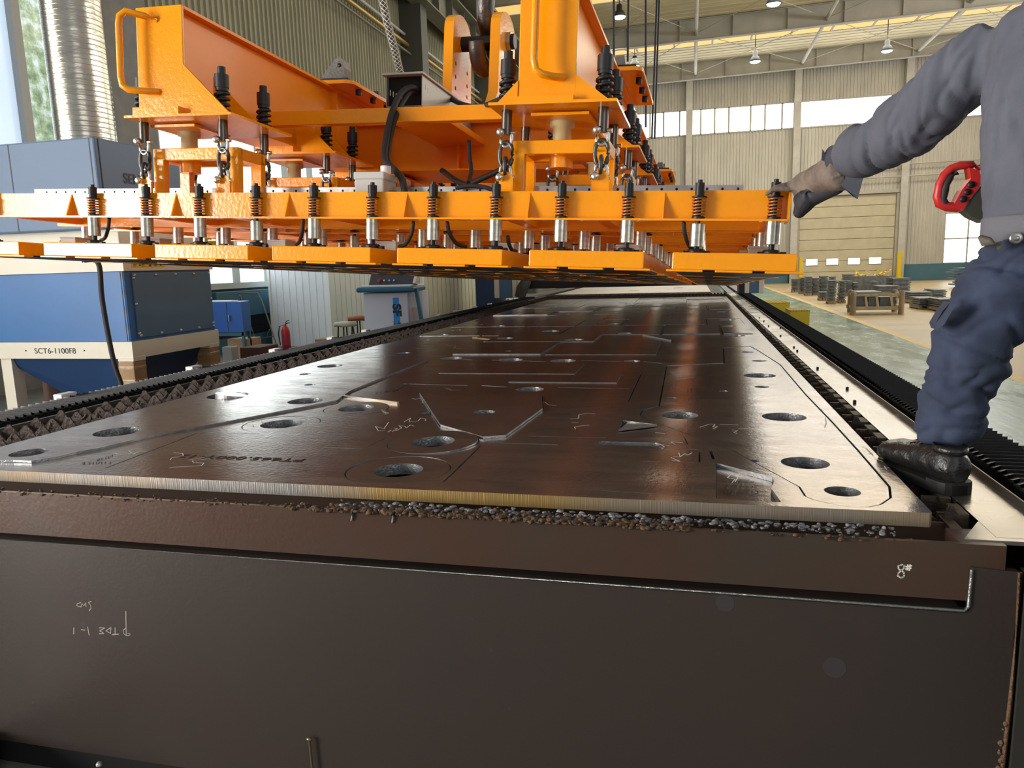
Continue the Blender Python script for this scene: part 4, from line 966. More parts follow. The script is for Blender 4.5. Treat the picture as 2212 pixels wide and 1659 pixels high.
# end brackets on top of the beams
for (u0, u1, vv, s) in ((-2.80, -2.535, 1.42, 1), (-.93, -.70, 1.42, -1), (-2.80, -2.535, 5.2, 1), (-.93, -.70, 5.2, -1)):
    mb = MB(); n = 8; x0, x1 = u0, u1
    if s > 0: pr_ = [(x0, vv, WT+.0)]+[(x1-.06+.06*math.sin(t), vv+.06-.06*math.cos(t), WT) for t in [PI/2*i/6 for i in range(7)]]+[(x1, vv+.85, WT), (x0, vv+.85, WT)]
    else: pr_ = [(x0, vv, WT)]+[(x1-.05+.05*math.sin(t), vv+.05-.05*math.cos(t), WT) for t in [PI/2*i/6 for i in range(7)]]+[(x1, vv+.85, WT), (x0, vv+.85, WT)]
    mb.prism(pr_, (0, 0, .022)); tp = part('top_plate', mb, ORANGE, sp)
    mb = MB()
    for i in range(3): mb.cyl((x1-.035, vv+.17+.22*i, WT-.035), (x1-.035, vv+.17+.22*i, WT), .02, n=6)
    part('plate_bolt', mb, BLACK, tp)
    mb = MB(); mb.bbox(x0+.02, x1-.04, vv+.03, vv+.80, WT+.022, WT+.042, .004)
    mb.bbox(x1-.09, x1-.05, vv+.50, vv+.56, WT+.04, WT+.075, .004); part('bracket_base', mb, BLACK, tp)
    mb = MB(); um = (x0+x1)/2-.03
    w0 = WT+.042
    if s > 0: mb.prism([(um-.10, vv+.06, w0), (um+.07, vv+.06, w0), (um+.08, vv+.06, w0+.07), (um+.065, vv+.06, w0+.125), (um+.045, vv+.06, w0+.140), (um+.02, vv+.06, w0+.130)], (0, .10, 0))
    else: mb.prism([(um-.04, vv+.06, w0), (um+.04, vv+.06, w0), (um+.03, vv+.06, w0+.06), (um-.02, vv+.06, w0+.06)], (0, .10, 0))
    bc = part('perforated_bracket', mb, MESHG, tp)
    if s > 0:
        mb = MB(); mb.lathe([(0, .001), (.014, .001), (.014, 0)], (um+.045, vv+.06, w0+.085), (0, -1, 0), 12); part('bolt_hole', mb, BLACK, bc)
# yellow end marker and round cover further down the right beam
mb = MB(); mb.box(-.84, -.70, 5.9, 5.912, WT-.05, WT+.10); part('warning_plate', mb, YELLOW, sp, 'yellow plate with a blue stroke')
mb = MB(); mb.cyl((-.90, 6.1, WT+.05), (-.84, 6.1, WT+.05), .17, n=26); part('sheave_cover', mb, mat('maroon_cover', (.10, .03, .025), .5), sp)
mb = MB(); mb.box(-.8775, -.8755, .95, 1.62, .63, .80); part('name_plate', mb, mat('plum_plate', (.07, .03, .06), .5), sp, 'dark plate on the web of the right beam')

# hanging chains: spring buffer above the plate, rod, shackles, link
def link_pts(c, hw, hh, axis, n=20):
    out = []
    for i in range(n):
        t = 2*PI*i/n; x = hw*math.copysign(abs(math.cos(t))**.75, math.cos(t)); z = hh*math.copysign(abs(math.sin(t))**.9, math.sin(t))
        out.append(Vector(c)+(V3(x, 0, z) if axis == 'u' else V3(0, x, z)))
    return out
def chain(u, v, label):
    t = thing('lifting_chain', label, 'chain', (u, v, .17), 'short chains joining the two lifting frames', ML); c = V3(u, v, 0)
    mb = MB(); mb.cyl(c+V3(0, 0, .655), c+V3(0, 0, .695), .019, n=14); mb.cyl(c+V3(0, 0, .60), c+V3(0, 0, .66), .0335, n=8); mb.cyl(c+V3(0, 0, .585), c+V3(0, 0, .60), .029, n=14); mb.cyl(c+V3(0, 0, .468), c+V3(0, 0, .60), .020, n=14)
    b = part('buffer_nut', mb, BLACKP, t)
    mb = MB(); mb.tube(spring_pts(c, .031, .47, .585, 4.4, 12), .0075, 7); part('coil_spring', mb, BLACKP, b)
    mb = MB(); mb.cyl(c+V3(0, 0, .355), c+V3(0, 0, .47), .0225, n=16); part('rod', mb, mat_rod, t)
    def shackle(z, up):
        s = 1 if up else -1; mb = MB()
        pts = [c+V3(-.024, 0, z)]+[c+V3(-.024*math.cos(a), 0, z-s*(.028+.030*math.sin(a))) for a in [PI*i/10 for i in range(11)]]+[c+V3(.024, 0, z)]
        mb.tube(pts, .0085, 8); sh = part('shackle', mb, SHACKLE, t)
        mb = MB(); mb.cyl(c+V3(-.042, 0, z), c+V3(.040, 0, z), .010, n=12); mb.cyl(c+V3(-.012, -.040, z), c+V3(-.012, -.026, z), .018, n=14) if False else None
        mb.lathe([(0, .016), (.012, .016), (.017, .008), (.017, 0)], c+V3(-.02, -.022, z), (0, -1, 0), 14); mb.cyl(c+V3(-.02, -.024, z), c+V3(-.02, .02, z), .009, n=10)
        part('shackle_pin', mb, SHACKLE, sh)
    shackle(.362, True); shackle(.175, False)
    mb = MB(); mb.tube(link_pts(c+V3(0, 0, .272), .0275, .052, 'u'), .0095, 8, closed=True); part('chain_link', mb, CHAINM, t)
    mb = MB(); mb.tube(link_pts(c+V3(.0, 0, .225), .022, .035, 'v'), .008, 8, closed=True); part('chain_link', mb, CHAINM, t)
    return t
mat_rod = mat('oiled_steel_rod', (.12, .10, .085), .25, .9)
cp = None; SIDE = {(-2.98): 'outer left', (-2.535): 'inner left', (-1.135): 'inner right', (-.722): 'outer right'}
for uu in (-2.98, -2.535, -1.135, -.722):
    for k in range(NG):
        for q, vv in enumerate((k*PV+.10, k*PV+.44)):
            lab = 'shackle chain with black spring, %s line, %s one of the %s pair' % (SIDE[uu], ('near', 'far')[q], NTH[k])
            if cp is None: cp = chain(uu, vv, lab)
            else: copy_tree(cp, ML @ Matrix.Translation((uu, vv, .17)), lab)

# control enclosure, hoses, junction box on the frames
t = thing('control_enclosure', 'open black and grey control enclosure on the tie bar of the spreader', 'enclosure', (-2, 1.4, .69), frame=ML)
mb = MB(); a, b, v0, v1, w0, w1 = -2.105, -1.885, 1.0, 1.9, .705, .875
mb.box(a, b, v0, v1, w0, w0+.004); mb.box(a, a+.004, v0, v1, w0, w1); mb.box(a, b, v1-.004, v1, w0, w1); mb.box(b-.004, b, v0, v1, w0, w1); part('shell', mb, mat('grey_sheet_shell', (.36, .35, .31), .4, .5), t)
mb = MB(); mb.bbox(a-.02, b+.012, v0-.02, v1+.02, w1, w1+.012, .002); part('lid', mb, GREYBOX, t)
mb = MB(); mb.box(a+.004, b-.004, v0+.03, v0+.034, w0+.004, w1); part('inner_panel', mb, DARKGAP, t)
mb = MB()
for i in range(5): mb.box(a+.012+.018*i, a+.016+.018*i, v0+.026, v0+.03, w0+.07-.009*i, w0+.10-.009*i)
for i in range(3): mb.box(b+.0005, b+.001, v0+.05+.035*i, v0+.06+.03*i, w0+.10-.01*i, w0+.13-.01*i)
part('slot', mb, WHITE, t)
mb = MB(); mb.bbox(-2.16, -1.80, 1.0, 1.95, .66, .70, .003); part('support_plate', mb, ORANGE, t)
def hose(pts, r, label, name='hose', m=RUBBER, frame=ML):
    P_ = [Vector(p) for p in pts]; q = []
    n = len(P_)
    for i in range(n-1):
        p0, p1, p2, p3 = P_[max(i-1, 0)], P_[i], P_[i+1], P_[min(i+2, n-1)]
        for s in range(6):
            t_ = s/6; q.append(.5*((2*p1)+(-p0+p2)*t_+(2*p0-5*p1+4*p2-p3)*t_*t_+(-p0+3*p1-3*p2+p3)*t_**3))
    q.append(P_[-1]); mb = MB(); mb.tube(q, r, 12)
    return solo(name, mb, m, label, 'hose', frame=frame)
LI = ML.inverted()
def lp(x, y, v):      # point of the frame seen at a photo position, at depth v
    r = LI.to_3x3() @ ray(x, y); o_ = LI @ CAM; t_ = (v-o_.y)/r.y; return o_+r*t_
hose([lp(908, 200, 1.05), lp(893, 189, .98), lp(868, 200, .9), lp(848, 240, .75), lp(834, 300, .6), lp(831, 345, .5), lp(850, 365, .42), lp(868, 385, .35), lp(874, 412, .30), lp(874, 430, .3)], .017, 'thick black hose looping from the control enclosure down to the lower frame')
hose([lp(908, 205, 1.05), lp(890, 198, .99), lp(874, 215, .9), lp(856, 250, .77), lp(843, 300, .65), lp(838, 345, .55), lp(852, 366, .47)], .014, 'second black hose beside the thick looping hose')
hose([lp(972, 213, 1.5), lp(990, 222, 1.4), lp(1020, 230, 1.1), lp(1050, 227, .8), lp(1085, 212, .55), lp(1100, 200, .5)], .014, 'black hose drooping from the enclosure to the right beam')
hose([lp(955, 368, 1.2), lp(985, 390, 1.1), lp(1010, 398, 1.0), lp(1040, 386, .95), lp(1080, 368, .9)], .016, 'black hose sagging under the cross girder')
hose([lp(1013, 305, .8), lp(1015, 340, .75), lp(1018, 370, .7), lp(1012, 395, .6)], .011, 'short black cable hanging from the cross girder to the tray')
hose([lp(985, 407, .33), lp(1010, 402, .33), lp(1040, 403, .33), lp(1065, 410, .33)], .010, 'black cable lying arched over the front beam')
t = thing('junction_box', 'grey plastic junction box on the front beam, left of the looping hose', 'junction box', (-1.81, .2, .12), frame=ML)
mb = MB(); mb.bbox(-1.925, -1.775, .25, .40, .113, .205, .006); mb.bbox(-1.93, -1.77, .245, .405, .196, .232, .006); part('box_body', mb, GREYBOX, t)
mb = MB(); mb.cyl((-1.80, .33, .232), (-1.80, .33, .268), .026, n=14); part('cable_gland', mb, WHITE, t)
mb = MB(); mb.cyl((-1.775, .32, .14), (-1.745, .32, .14), .014, n=10); part('brass_gland', mb, mat_brass, t)
for i, (x0, y0, x1, y1) in enumerate(((236, 470, 218, 521), (655, 470, 640, 530), (893, 478, 862, 535), (966, 478, 1008, 535), (1097, 510, 1115, 545), (1477, 478, 1500, 540))):
    hose([lp(x0, y0, .03), lp((x0*1.0+x1*.0)+(.12*(x1-x0)), y0+(y1-y0)*.45, .05), lp(x0+(x1-x0)*.5, y0+(y1-y0)*.85, .09), lp(x1, y1-2, .12)], .0085,
         'thin black magnet cable curving down below the front beam, ' + ('leftmost', 'second from the left', 'third from the left', 'fourth from the left', 'fifth from the left', 'rightmost')[i])

# crane hook, ropes
def crane_hook(vg, label):
    t = thing('crane_hook', label, 'hook', (-1.94, vg+.35, 1.2), frame=ML)
    c = V3(-1.94, vg+.35, 1.44); mb = MB(); pts = [c+V3(-.0, .0, .95), c+V3(0, .0, .62), c+V3(0, .03, .45)]; rr_ = [.06, .06, .075]
    for i in range(15):
        a = PI*.42-i*(PI*1.35/14)*1.0
        pts.append(c+V3(0, .165*math.cos(a)*1.0, .165*math.sin(a)+.005)); rr_.append(.085-.035*abs(i-6)/9)
    mb.tube(pts, rr_, 14); part('hook_body', mb, mat('forged_hook', (.10, .085, .075), .38, .7, .8, 18, .3, 10), t)
    return t
crane_hook(1.95, 'dark forged crane hook between the two orange cheek plates')
for i, (x0, y0, x1, y1, v) in enumerate(((1326, -60, 1326, 130, 2.2), (1358, -60, 1356, 133, 2.3), (1395, -60, 1395, 275, 5.5), (1426, -60, 1414, 300, 5.9), (1421, -60, 1408, 300, 5.8))):
    mb = MB(); mb.cyl(lp(x0, y0, v), lp(x1, y1, v), .0075 if i < 2 else .011, n=8)
    solo('wire_rope', mb, BLACK, ('black wire rope dropping to the bracket on the right beam, left one of the pair', 'black wire rope dropping to the bracket on the right beam, right one of the pair', 'thin black wire rope in front of the far clerestory window', 'outer one of the two crossing ropes before the far wall', 'inner one of the two crossing ropes before the far wall')[i], 'rope', frame=ML)
mb = MB(); A = [lp(818, -60, 1.35), lp(825, -5, 1.35), lp(838, 55, 1.35), lp(853, 110, 1.35), lp(864, 157, 1.35)]
def bez(P_, t):
    n = len(P_)-1; f_ = t*n; i = min(int(f_), n-1); return P_[i].lerp(P_[i+1], f_-i)
for dr_ in (1, -1):
    for ph in range(5):
        pts = []
        for i in range(61):
            t_ = i/60; c = bez(A, t_); a = dr_*2*PI*t_*4.2+ph*2*PI/5; r_ = .024
            pts.append(c+V3(r_*math.cos(a), r_*math.sin(a), 0))
        mb.tube(pts, .0022, 5)
solo('cable_grip_sleeve', mb, mat('pale_braided_wire', (.62, .60, .54), .4, .5), 'pale braided wire sleeve hanging down to the control enclosure', 'cable sleeve', frame=ML)
mb = MB(); mb.tube([a+V3(0, 0, 0) for a in A], .014, 8); solo('supply_cable', mb, mat('dull_cable', (.10, .09, .06), .6), 'power cable inside the braided wire sleeve', 'cable', frame=ML)

# ================================================================== left side equipment
t = thing('dust_collector', 'large blue and cream dust collector cabinet marked SCT6-1100F8', 'machine', (-6, 6, 0))
XC, YC, YR = -4.80, 5.5, 6.74; XF = -7.6
def zc(px, py, Y=5.5): return Py(px, py, Y).z
mb = MB(); mb.bbox(XF, XC-.02, YC+.02, YR-.02, 1.03, 1.66, .01); cb = part('lower_body', mb, BLUE, t)
mb = MB(); mb.box(XF, XC, YC, YR, .885, 1.035); mb.box(XF, XC, YC, YR, 1.655, 1.80); part('band', mb, CREAM, t)
mb = MB(); mb.bbox(XF, XC-.1, YC+.1, YR-.1, 1.80, 2.05, .01); part('middle_body', mb, CREAM, t)
mb = MB(); mb.bbox(XF, -4.955, YC, YR-.02, 2.02, 2.79, .015); ub = part('upper_body', mb, mat('blue_grey_paint', (.11, .18, .29), .5, 0, .02, 20, .05, 1), t)
mb = MB(); mb.box(-5.01, -5.0, YC-.002, YC+.01, 2.03, 2.78); mb.box(-4.956, -4.95, YC+.04, YC+.05, 2.03, 2.78); mb.box(-5.86, -5.85, YC-.002, YC+.01, 2.03, 2.78); part('panel_seam', mb, INK, ub)
mb = MB(); mb.box(-4.86, -4.853, YC+.017, YC+.03, 1.04, 1.65); mb.box(-4.838, -4.832, YC+.017, YC+.03, 1.04, 1.65); part('panel_seam', mb, INK, cb)
# bolted side panel
mb = MB(); mb.bbox(XC-.022, XC-.006, YC+.10, YR-.05, 1.06, 1.635, .004); sp_ = part('side_panel', mb, BLUE2, t)
mb = MB(); n = [(YC+.13+.27*i, z) for i in range(5) for z in (1.615, 1.08)]+[(YC+.115, 1.36), (YR-.065, 1.36), (YC+.115, 1.59), (YR-.065, 1.11), (YC+.115, 1.1)]
for y, z in n: mb = MB(); mb.lathe([(0, .012), (.011, .009), (.014, 0)], (XC-.006, min(y, YR-.065), z), (1, 0, 0), 10); part('panel_bolt', mb, ZINC, sp_)
mb = MB(); mb.prism([(XF+.3, YC+.05, .885), (XC-.14, YC+.05, .885), (XC-.55, YC+.30, .42), (-5.75, YC+.3, .42)], (0, 0, .001)) if False else None
mb = MB()
mb.add([(-6.3, YC+.04, .885), (XC-.10, YC+.04, .885), (XC-.10, YR-.04, .885), (-6.3, YR-.04, .885), (-5.6, YC+.25, .40), (XC-.35, YC+.22, .40), (XC-.35, YR-.3, .40), (-5.6, YR-.3, .40)], [(0, 1, 2, 3), (4, 7, 6, 5), (0, 4, 5, 1), (1, 5, 6, 2), (2, 6, 7, 3), (3, 7, 4, 0)])
part('hopper', mb, NAVY, t)
for x, y, m in ((XC-.08, YC+.07, 0), (XC-.08, YR-.09, 1)):
    mb = MB(); mb.bbox(x-.08, x+.085, y-.075, y+.08, .86, .90, .003); mb.box(x-.05, x+.05, y-.05, y+.05, 0, .87); lg = part('leg', mb, CREAM, t)
    mb = MB(); mb.bbox(x-.082, x+.082, y-.077, y+.08, .03, .86, .01); part('cardboard_wrap', mb, CARD, lg, 'brown cardboard wrapped with tape')
    mb = MB(); mb.bbox(x-.084, x+.084, y-.080, y+.083, .62, .70, .01); mb.bbox(x-.084, x+.084, y-.080, y+.083, .78, .82, .01); part('tape', mb, TAPE, lg)
mb = MB(); mb.box(-6.28, -6.16, YC+.02, YC+.14, 0, .885); part('leg', mb, CREAM, t)
RX90 = Matrix.Rotation(PI/2, 4, 'X'); RZ90 = Matrix.Rotation(PI/2, 4, 'Z')
text_part('SCT6-1100F8', .072, INK, Matrix.Translation((-5.63, YC-.002, .955)) @ RX90, 'lettering', t, 'dark lettering SCT6-1100F8', xs=1.15)
mb = MB(); mb.cyl((-5.955, YC-.002, .96), (-5.955, YC+.004, .96), .008, n=10); mb.cyl((-5.31, YC-.002, .96), (-5.31, YC+.004, .96), .008, n=10); part('rivet', mb, BLACK, t)
text_part('SENFENG', .125, INK, Matrix.Translation((-4.951, 6.06, 2.475)) @ RZ90 @ RX90, 'lettering', t, 'dark maker lettering on the upper body', bold=.002)
mb = MB(); mb.box(XC, XC+.002, YC+.1, YC+.52, 1.685, 1.735); st = part('warning_sticker', mb, YELLOW, t)
mb = MB()
for i, y in enumerate((.14, .20, .24, .33, .40, .47)):
    if i == 3: mb.prism([(XC+.0022, YC+y-.018, 1.692), (XC+.0022, YC+y+.018, 1.692), (XC+.0022, YC+y, 1.728)], (.001, 0, 0))
    elif i in (1, 5): mb.lathe([(.006, .001), (.014, .001)], (XC+.002, YC+y, 1.71), (1, 0, 0), 12)
    else: mb.box(XC+.002, XC+.003, YC+y-.02, YC+y+.02, 1.705, 1.712); mb.box(XC+.002, XC+.003, YC+y-.02, YC+y+.015, 1.695, 1.70)
part('sticker_print', mb, INK, st)
mb = MB(); mb.box(-4.86, -4.72, 6.735, 6.75, 1.8, 1.98)
part('yellow_label', mb, YELLOW, t)
# ribbed silver duct
t = thing('spiral_duct', 'tall silver spiral-seam duct rising from the dust collector', 'duct', (-5.85, 6.3, 2.79))
dx = Py(175, 200, 6.2); mb = MB(); prof = []; z = 2.78; R0 = .262
while z < 6.5:
    prof += [(R0, z), (R0, z+.002), (R0, z+.032), (R0, z+.034), (R0+.0016, z+.036), (R0+.0016, z+.039), (R0, z+.041), (R0, z+.043)]; z += .046
mb.lathe(prof, (dx.x, 6.2, 0), n=40); part('duct_tube', mb, mat('crinkled_silver_duct', (.56, .54, .46), .24, 1, .35, 7, .15, 3, stretch=(1, 1, 2.5)), t)
mb = MB(); mb.cyl((dx.x, 6.2, 6.0), (dx.x, 6.2, 11.5), R0, n=24); part('duct_top', mb, ZINC, t)
hose([(-4.93, 5.2, 1.75)]+[Py(x, y, 5.25) for x, y in ((212, 568), (220, 640), (233, 720), (248, 790), (266, 850))]+[(-4.75, 5.2, .3)], .021, 'thick black hose hanging in front of the blue cabinet', frame=None)
# things under and beside the collector
def cbox(name, label, x0, x1, y0, y1, z0, z1, m=CARD, cat='box'):
    mb = MB(); mb.bbox(x0, x1, y0, y1, z0, z1, .01); return solo(name, mb, m, label, cat)
cbox('cardboard_box', 'dark brown box on the floor under the left leg of the dust collector', -6.25, -5.55, 5.9, 6.4, 0, .62, mat('dark_cardboard', (.10, .05, .035), .7))
mb = MB(); k = 0
mb.sphere((-6.1, 6.0, .76), .17, 14, (1, .8, 1.0))
for v in mb.v: v += Vector(noise.noise_vector(v*9))*.03
solo('foil_duct_bag', mb, mat('crumpled_foil', (.40, .42, .42), .2, .9, .6, 12), 'crumpled silver foil bundle on the dark box under the collector', 'bundle')
cbox('rusty_crate', 'small rusty crate behind the second leg of the dust collector', -4.95, -4.70, 7.3, 7.7, 0, .78, mat('rusty_crate', (.12, .05, .035), .8))
# blue locker
q0, q1 = Py(470, 665, 10.4), Py(522, 660, 10.4); t = thing('blue_locker', 'small bright blue metal locker with papers on top', 'locker', ((q0.x+q1.x)/2, 10.5, 0))
mb = MB(); mb.bbox(q0.x-.3, q1.x, 10.4, 10.62, .68, 1.17, .006); part('locker_body', mb, mat('bright_blue_paint', (.03, .12, .42), .35), t)
mb = MB(); mb.box((q0.x+q1.x)/2-.06, (q0.x+q1.x)/2-.055, 10.395, 10.4, .7, 1.15); part('door_gap', mb, INK, t)
mb = MB(); mb.bbox((q0.x+q1.x)/2-.02, (q0.x+q1.x)/2+.0, 10.36, 10.4, .86, .96, .004); part('handle', mb, ZINC, t)
mb = MB(); mb.box(q0.x-.25, q0.x+.25, 10.42, 10.6, 1.17, 1.185); part('paper', mb, WHITE, t)
mb = MB()
for x in (q0.x-.25, q1.x-.04):
    for y in (10.44, 10.6): mb.box(x-.02, x+.02, y-.02, y+.02, 0, .68)
mb.box(q0.x-.27, q1.x, 10.42, 10.46, .62, .68); part('stand', mb, TEAL, t)
cbox('cardboard_box', 'open brown cardboard box under the blue locker', q0.x+.05, q1.x-.02, 10.5, 10.9, 0, .56)
cbox('plastic_jug', 'clear plastic jug beside the wrapped leg of the collector', Py(490, 770, 9).x-.07, Py(490, 770, 9).x+.09, 9, 9.15, 0, .60, mat('cloudy_plastic', (.35, .36, .34), .2), 'jug')
# window-bay heater boxes on the left wall
for nm, y0, y1, m, lab in (('first', 12.9, 15.75, TEAL, 'teal metal ledge box under the left wall windows, behind the folding frame'), ('second', 19.2, 22.5, BLUE, 'blue metal ledge box under the windows beside the white booth')):
    t = thing('radiator_cover', lab, 'radiator', (XL+.2, y0, 0), 'radiator covers under the windows')
    mb = MB(); mb.bbox(XL+.04, XL+.34, y0, y1, .72, 1.25, .01); mb.box(XL+.04, XL+.27, y0, y1, 0, .30); part('ledge_box', mb, m, t)
    mb = MB(); mb.box(XL+.04, XL+.14, y0+.1, y1-.05, .30, .72); part('louvre_back', mb, BLACKP, t)
    mb = MB()
    for i in range(5): mb.bar((XL+.14, y0+.15, .34+.08*i), (XL+.14, y1-.1, .34+.08*i), .03, .01)
    part('louvre', mb, INK, t)
# folding tubular frame
P = lambda x, y, Y=11.6: Py(x, y, Y)
mb = MB()
for pl in (((519, 640), (514, 633), (557, 632), (566, 650), (605, 768)), ((519, 640), (565, 770)), ((533, 700), (535, 735), (562, 768)), ((548, 732), (590, 727)), ((582, 712), (560, 775))):
    mb.tube([P(*p) for p in pl], .012, 6)
mb.tube([P(519, 640), P(535, 700, 11.9), (P(535, 790, 12.2).x, 12.2, 0)], .012, 6); mb.tube([P(605, 768), (P(612, 790).x, 11.6, 0)], .012, 6); mb.tube([P(565, 770), (P(568, 790).x, 11.6, 0)], .012, 6)
solo('tubular_stand', mb, mat('grey_green_tube', (.16, .17, .15), .5, .4), 'thin grey tubular frame standing by the teal window ledge', 'stand')
cbox('white_block', 'small white block on the rail cover left of the red fire extinguisher', -3.21, -3.155, 5.2, 5.34, .93, 1.0, WHITE, 'block') if False else None
# fire extinguisher
q = Pz(620, 757, .02); t = thing('fire_extinguisher', 'red fire extinguisher on the floor beside the white booth', 'fire extinguisher', (q.x, q.y, 0)); r = .085
mb = MB(); mb.lathe([(0, .0), (r, .0), (r, .40), (r*.7, .47), (.03, .5), (.03, .53), (0, .53)], q, n=20); part('cylinder', mb, RED, t)
mb = MB(); mb.lathe([(r+.001, .12), (r+.001, .33)], q, n=20); part('label_band', mb, mat('extinguisher_label', (.35, .03, .05), .5, 0, 0, 10, .6, 60), t)
mb = MB(); mb.tube([q+V3(0, 0, .52), q+V3(.05, -.02, .56), q+V3(.13, -.04, .57)], .010, 6); mb.tube([q+V3(0, 0, .55), q+V3(.06, -.02, .61), q+V3(.12, -.03, .62)], .008, 6); part('valve_handle', mb, BLACK, t)
mb = MB(); mb.tube([q+V3(0, 0, .53), q+V3(-.10, -.05, .50), q+V3(-.13, -.06, .35), q+V3(-.11, -.05, .12)], .012, 8); part('hose', mb, RUBBER, t)
# white panel booth
BOOTH = mat('white_ribbed_panel', (.78, .82, .86), .35, 0, .03, 10, .03, 2)
def panel_room(name, label, x0, x1, y0, y1, h, m, side=None):
    t = thing(name, label, 'booth', ((x0+x1)/2, (y0+y1)/2, 0)); mb = MB(); mb.box(x0, x1, y0, y1, 0, h); part('panels', mb, m, t); mb = MB()
    x = x0+.15
    while x < x1-.03: mb.box(x-.004, x+.004, y0-.006, y0, .02, h-.02); x += .16
    y = y0+.3
    while y < y1: mb.box(x1, x1+.006, y-.006, y+.006, .02, h-.02); y += .25
    part('panel_rib', mb, mat('rib_'+name, tuple(c*.88 for c in m.node_tree.nodes['Principled BSDF'].inputs['Base Color'].default_value[:3]), .5), t)
    mb = MB()
    for x, y in ((x0, y0), (x1, y0), (x1, y1)): mb.box(x-.03, x+.02, y-.02, y+.03, 0, h)
    mb.box(x0, x1+.02, y0-.02, y1, h, h+.05); part('corner_trim', mb, WHITE, t); return t
panel_room('panel_booth', 'white ribbed panel booth behind the fire extinguisher', -8.95, Py(712, 650, 14.5).x, 14.5, 18.5, 2.4, BOOTH)
rm = panel_room('control_room', 'long beige ribbed panel control room behind the console', -5.45, -4.62, 12.35, 19.2, 2.35, mat('beige_ribbed_panel', (.50, .48, .34), .35, 0, .03, 10, .05, 2))
mb = MB(); mb.box(-4.62, -4.60, 17.7, 18.8, .02, 2.1); dd = part('door', mb, CREAM, rm)
mb = MB()
for y in (17.95, 18.42):
    for i in range(14): mb.box(-4.6, -4.59, y-.17, y+.17, .3+.07*i, .34+.07*i)
part('louvre', mb, INK, dd)
mb = MB(); mb.box(-5.2, -4.60, 19.2, 20.0, 0, 2.3); part('end_panel', mb, BOOTH, rm)
# control console
CX0, CX1, CY = Py(785, 660, 11).x, Py(898, 660, 11).x, 11.0
t = thing('control_console', 'white machine control console with a blue SF 48C sticker', 'console', ((CX0+CX1)/2, 11.3, 0))
mb = MB(); mb.bbox(CX0, CX1-.12, CY, CY+.55, 0, 1.24, .02); mb.prism([(CX1-.13, CY+.02, .05), (CX1+.02, CY+.25, .05), (CX1+.02, CY+.55, .05), (CX1-.13, CY+.55, .05)], (0, 0, 1.19)); part('console_body', mb, mat('lilac_white_paint', (.62, .64, .72), .35), t)
mb = MB(); mb.bbox(CX0-.08, CX1, CY-.08, CY+.5, 1.25, 1.33, .025); mb.bar((CX1, CY+.05, 1.29), (CX1+.10, CY+.05, .55), .05, .05); part('bumper', mb, mat('teal_blue_trim', (.03, .14, .24), .4), t)
mb = MB(); mb.bbox(CX0-.02, CX1-.05, CY-.02, CY+.5, 1.325, 1.36, .01); part('desk_top', mb, WHITE, t)
mb = MB(); mb.prism([(CX0+.06, CY+.12, 1.36), (CX1-.06, CY+.12, 1.36), (CX1-.0, CY+.42, 1.95), (CX0+.10, CY+.42, 1.95)], (0, .08, 0)); pn = part('control_panel', mb, mat('dark_panel', (.045, .05, .075), .4), t)
mb = MB(); mb.bar((CX1-.03, CY+.1, 1.36), (CX1+.04, CY+.42, 1.95), .05, .08); part('panel_side', mb, CREAM, t)
def onp(x, z): return V3(CX0+x, CY+.12+(z-1.36)*.508-.004, z)
mb = MB(); mb.prism([onp(.22, 1.52), onp(.78, 1.52), onp(.80, 1.90), onp(.24, 1.90)], (0, -.004, 0)); part('screen', mb, mat('dim_screen', (.03, .035, .06), .15, 0, 0, 10, .5, 30), pn)
mb = MB()
for i in range(16): c = onp(.25+.033*i, 1.54); mb.box(c.x, c.x+.018, c.y-.006, c.y, c.z, c.z+.012)
mb.prism([onp(.83, 1.47), onp(.93, 1.47), onp(.94, 1.62), onp(.84, 1.62)], (0, -.004, 0)); part('keys', mb, WHITE, pn)
mb = MB(); mb.cyl(onp(.24, 1.42), onp(.24, 1.42)+V3(0, -.03, .015), .028, n=14); part('stop_button', mb, RED, pn)
mb = MB()
for x in (.33, .42, .50): mb.cyl(onp(x, 1.42), onp(x, 1.42)+V3(0, -.03, .01), .015, n=10)
part('knob', mb, ZINC, pn)
mb = MB(); q0, q1 = Py(848, 643, CY-.004), Py(866, 760, CY-.004); mb.box(q0.x, q1.x+.01, CY-.003, CY, .3, q0.z); sk = part('sticker', mb, mat('cyan_blue_sticker', (.02, .28, .72), .4), t)
cx_ = (q0.x+q1.x)/2
text_part('SF', .19, INK, Matrix.Translation((cx_+.01, CY-.005, .96)) @ RX90 @ Matrix.Rotation(-PI/2, 4, 'Z'), 'lettering', sk, bold=.008, xs=1.1)
text_part('48C', .11, mat('teal_print', (.02, .10, .25), .5), Matrix.Translation((cx_+.04, CY-.005, .69)) @ RX90 @ Matrix.Rotation(-PI/2, 4, 'Z'), 'lettering', sk)
text_part('LASER CUT', .05, INK, Matrix.Translation((cx_-.045, CY-.005, .66)) @ RX90 @ Matrix.Rotation(-PI/2, 4, 'Z'), 'lettering', sk)
mb = MB(); mb.bar((CX1-.05, CY+.05, 1.0), (CX1-.0, CY+.08, .55), .09, .01); part('clipboard', mb, mat('peach_board', (.55, .42, .32), .6), t)
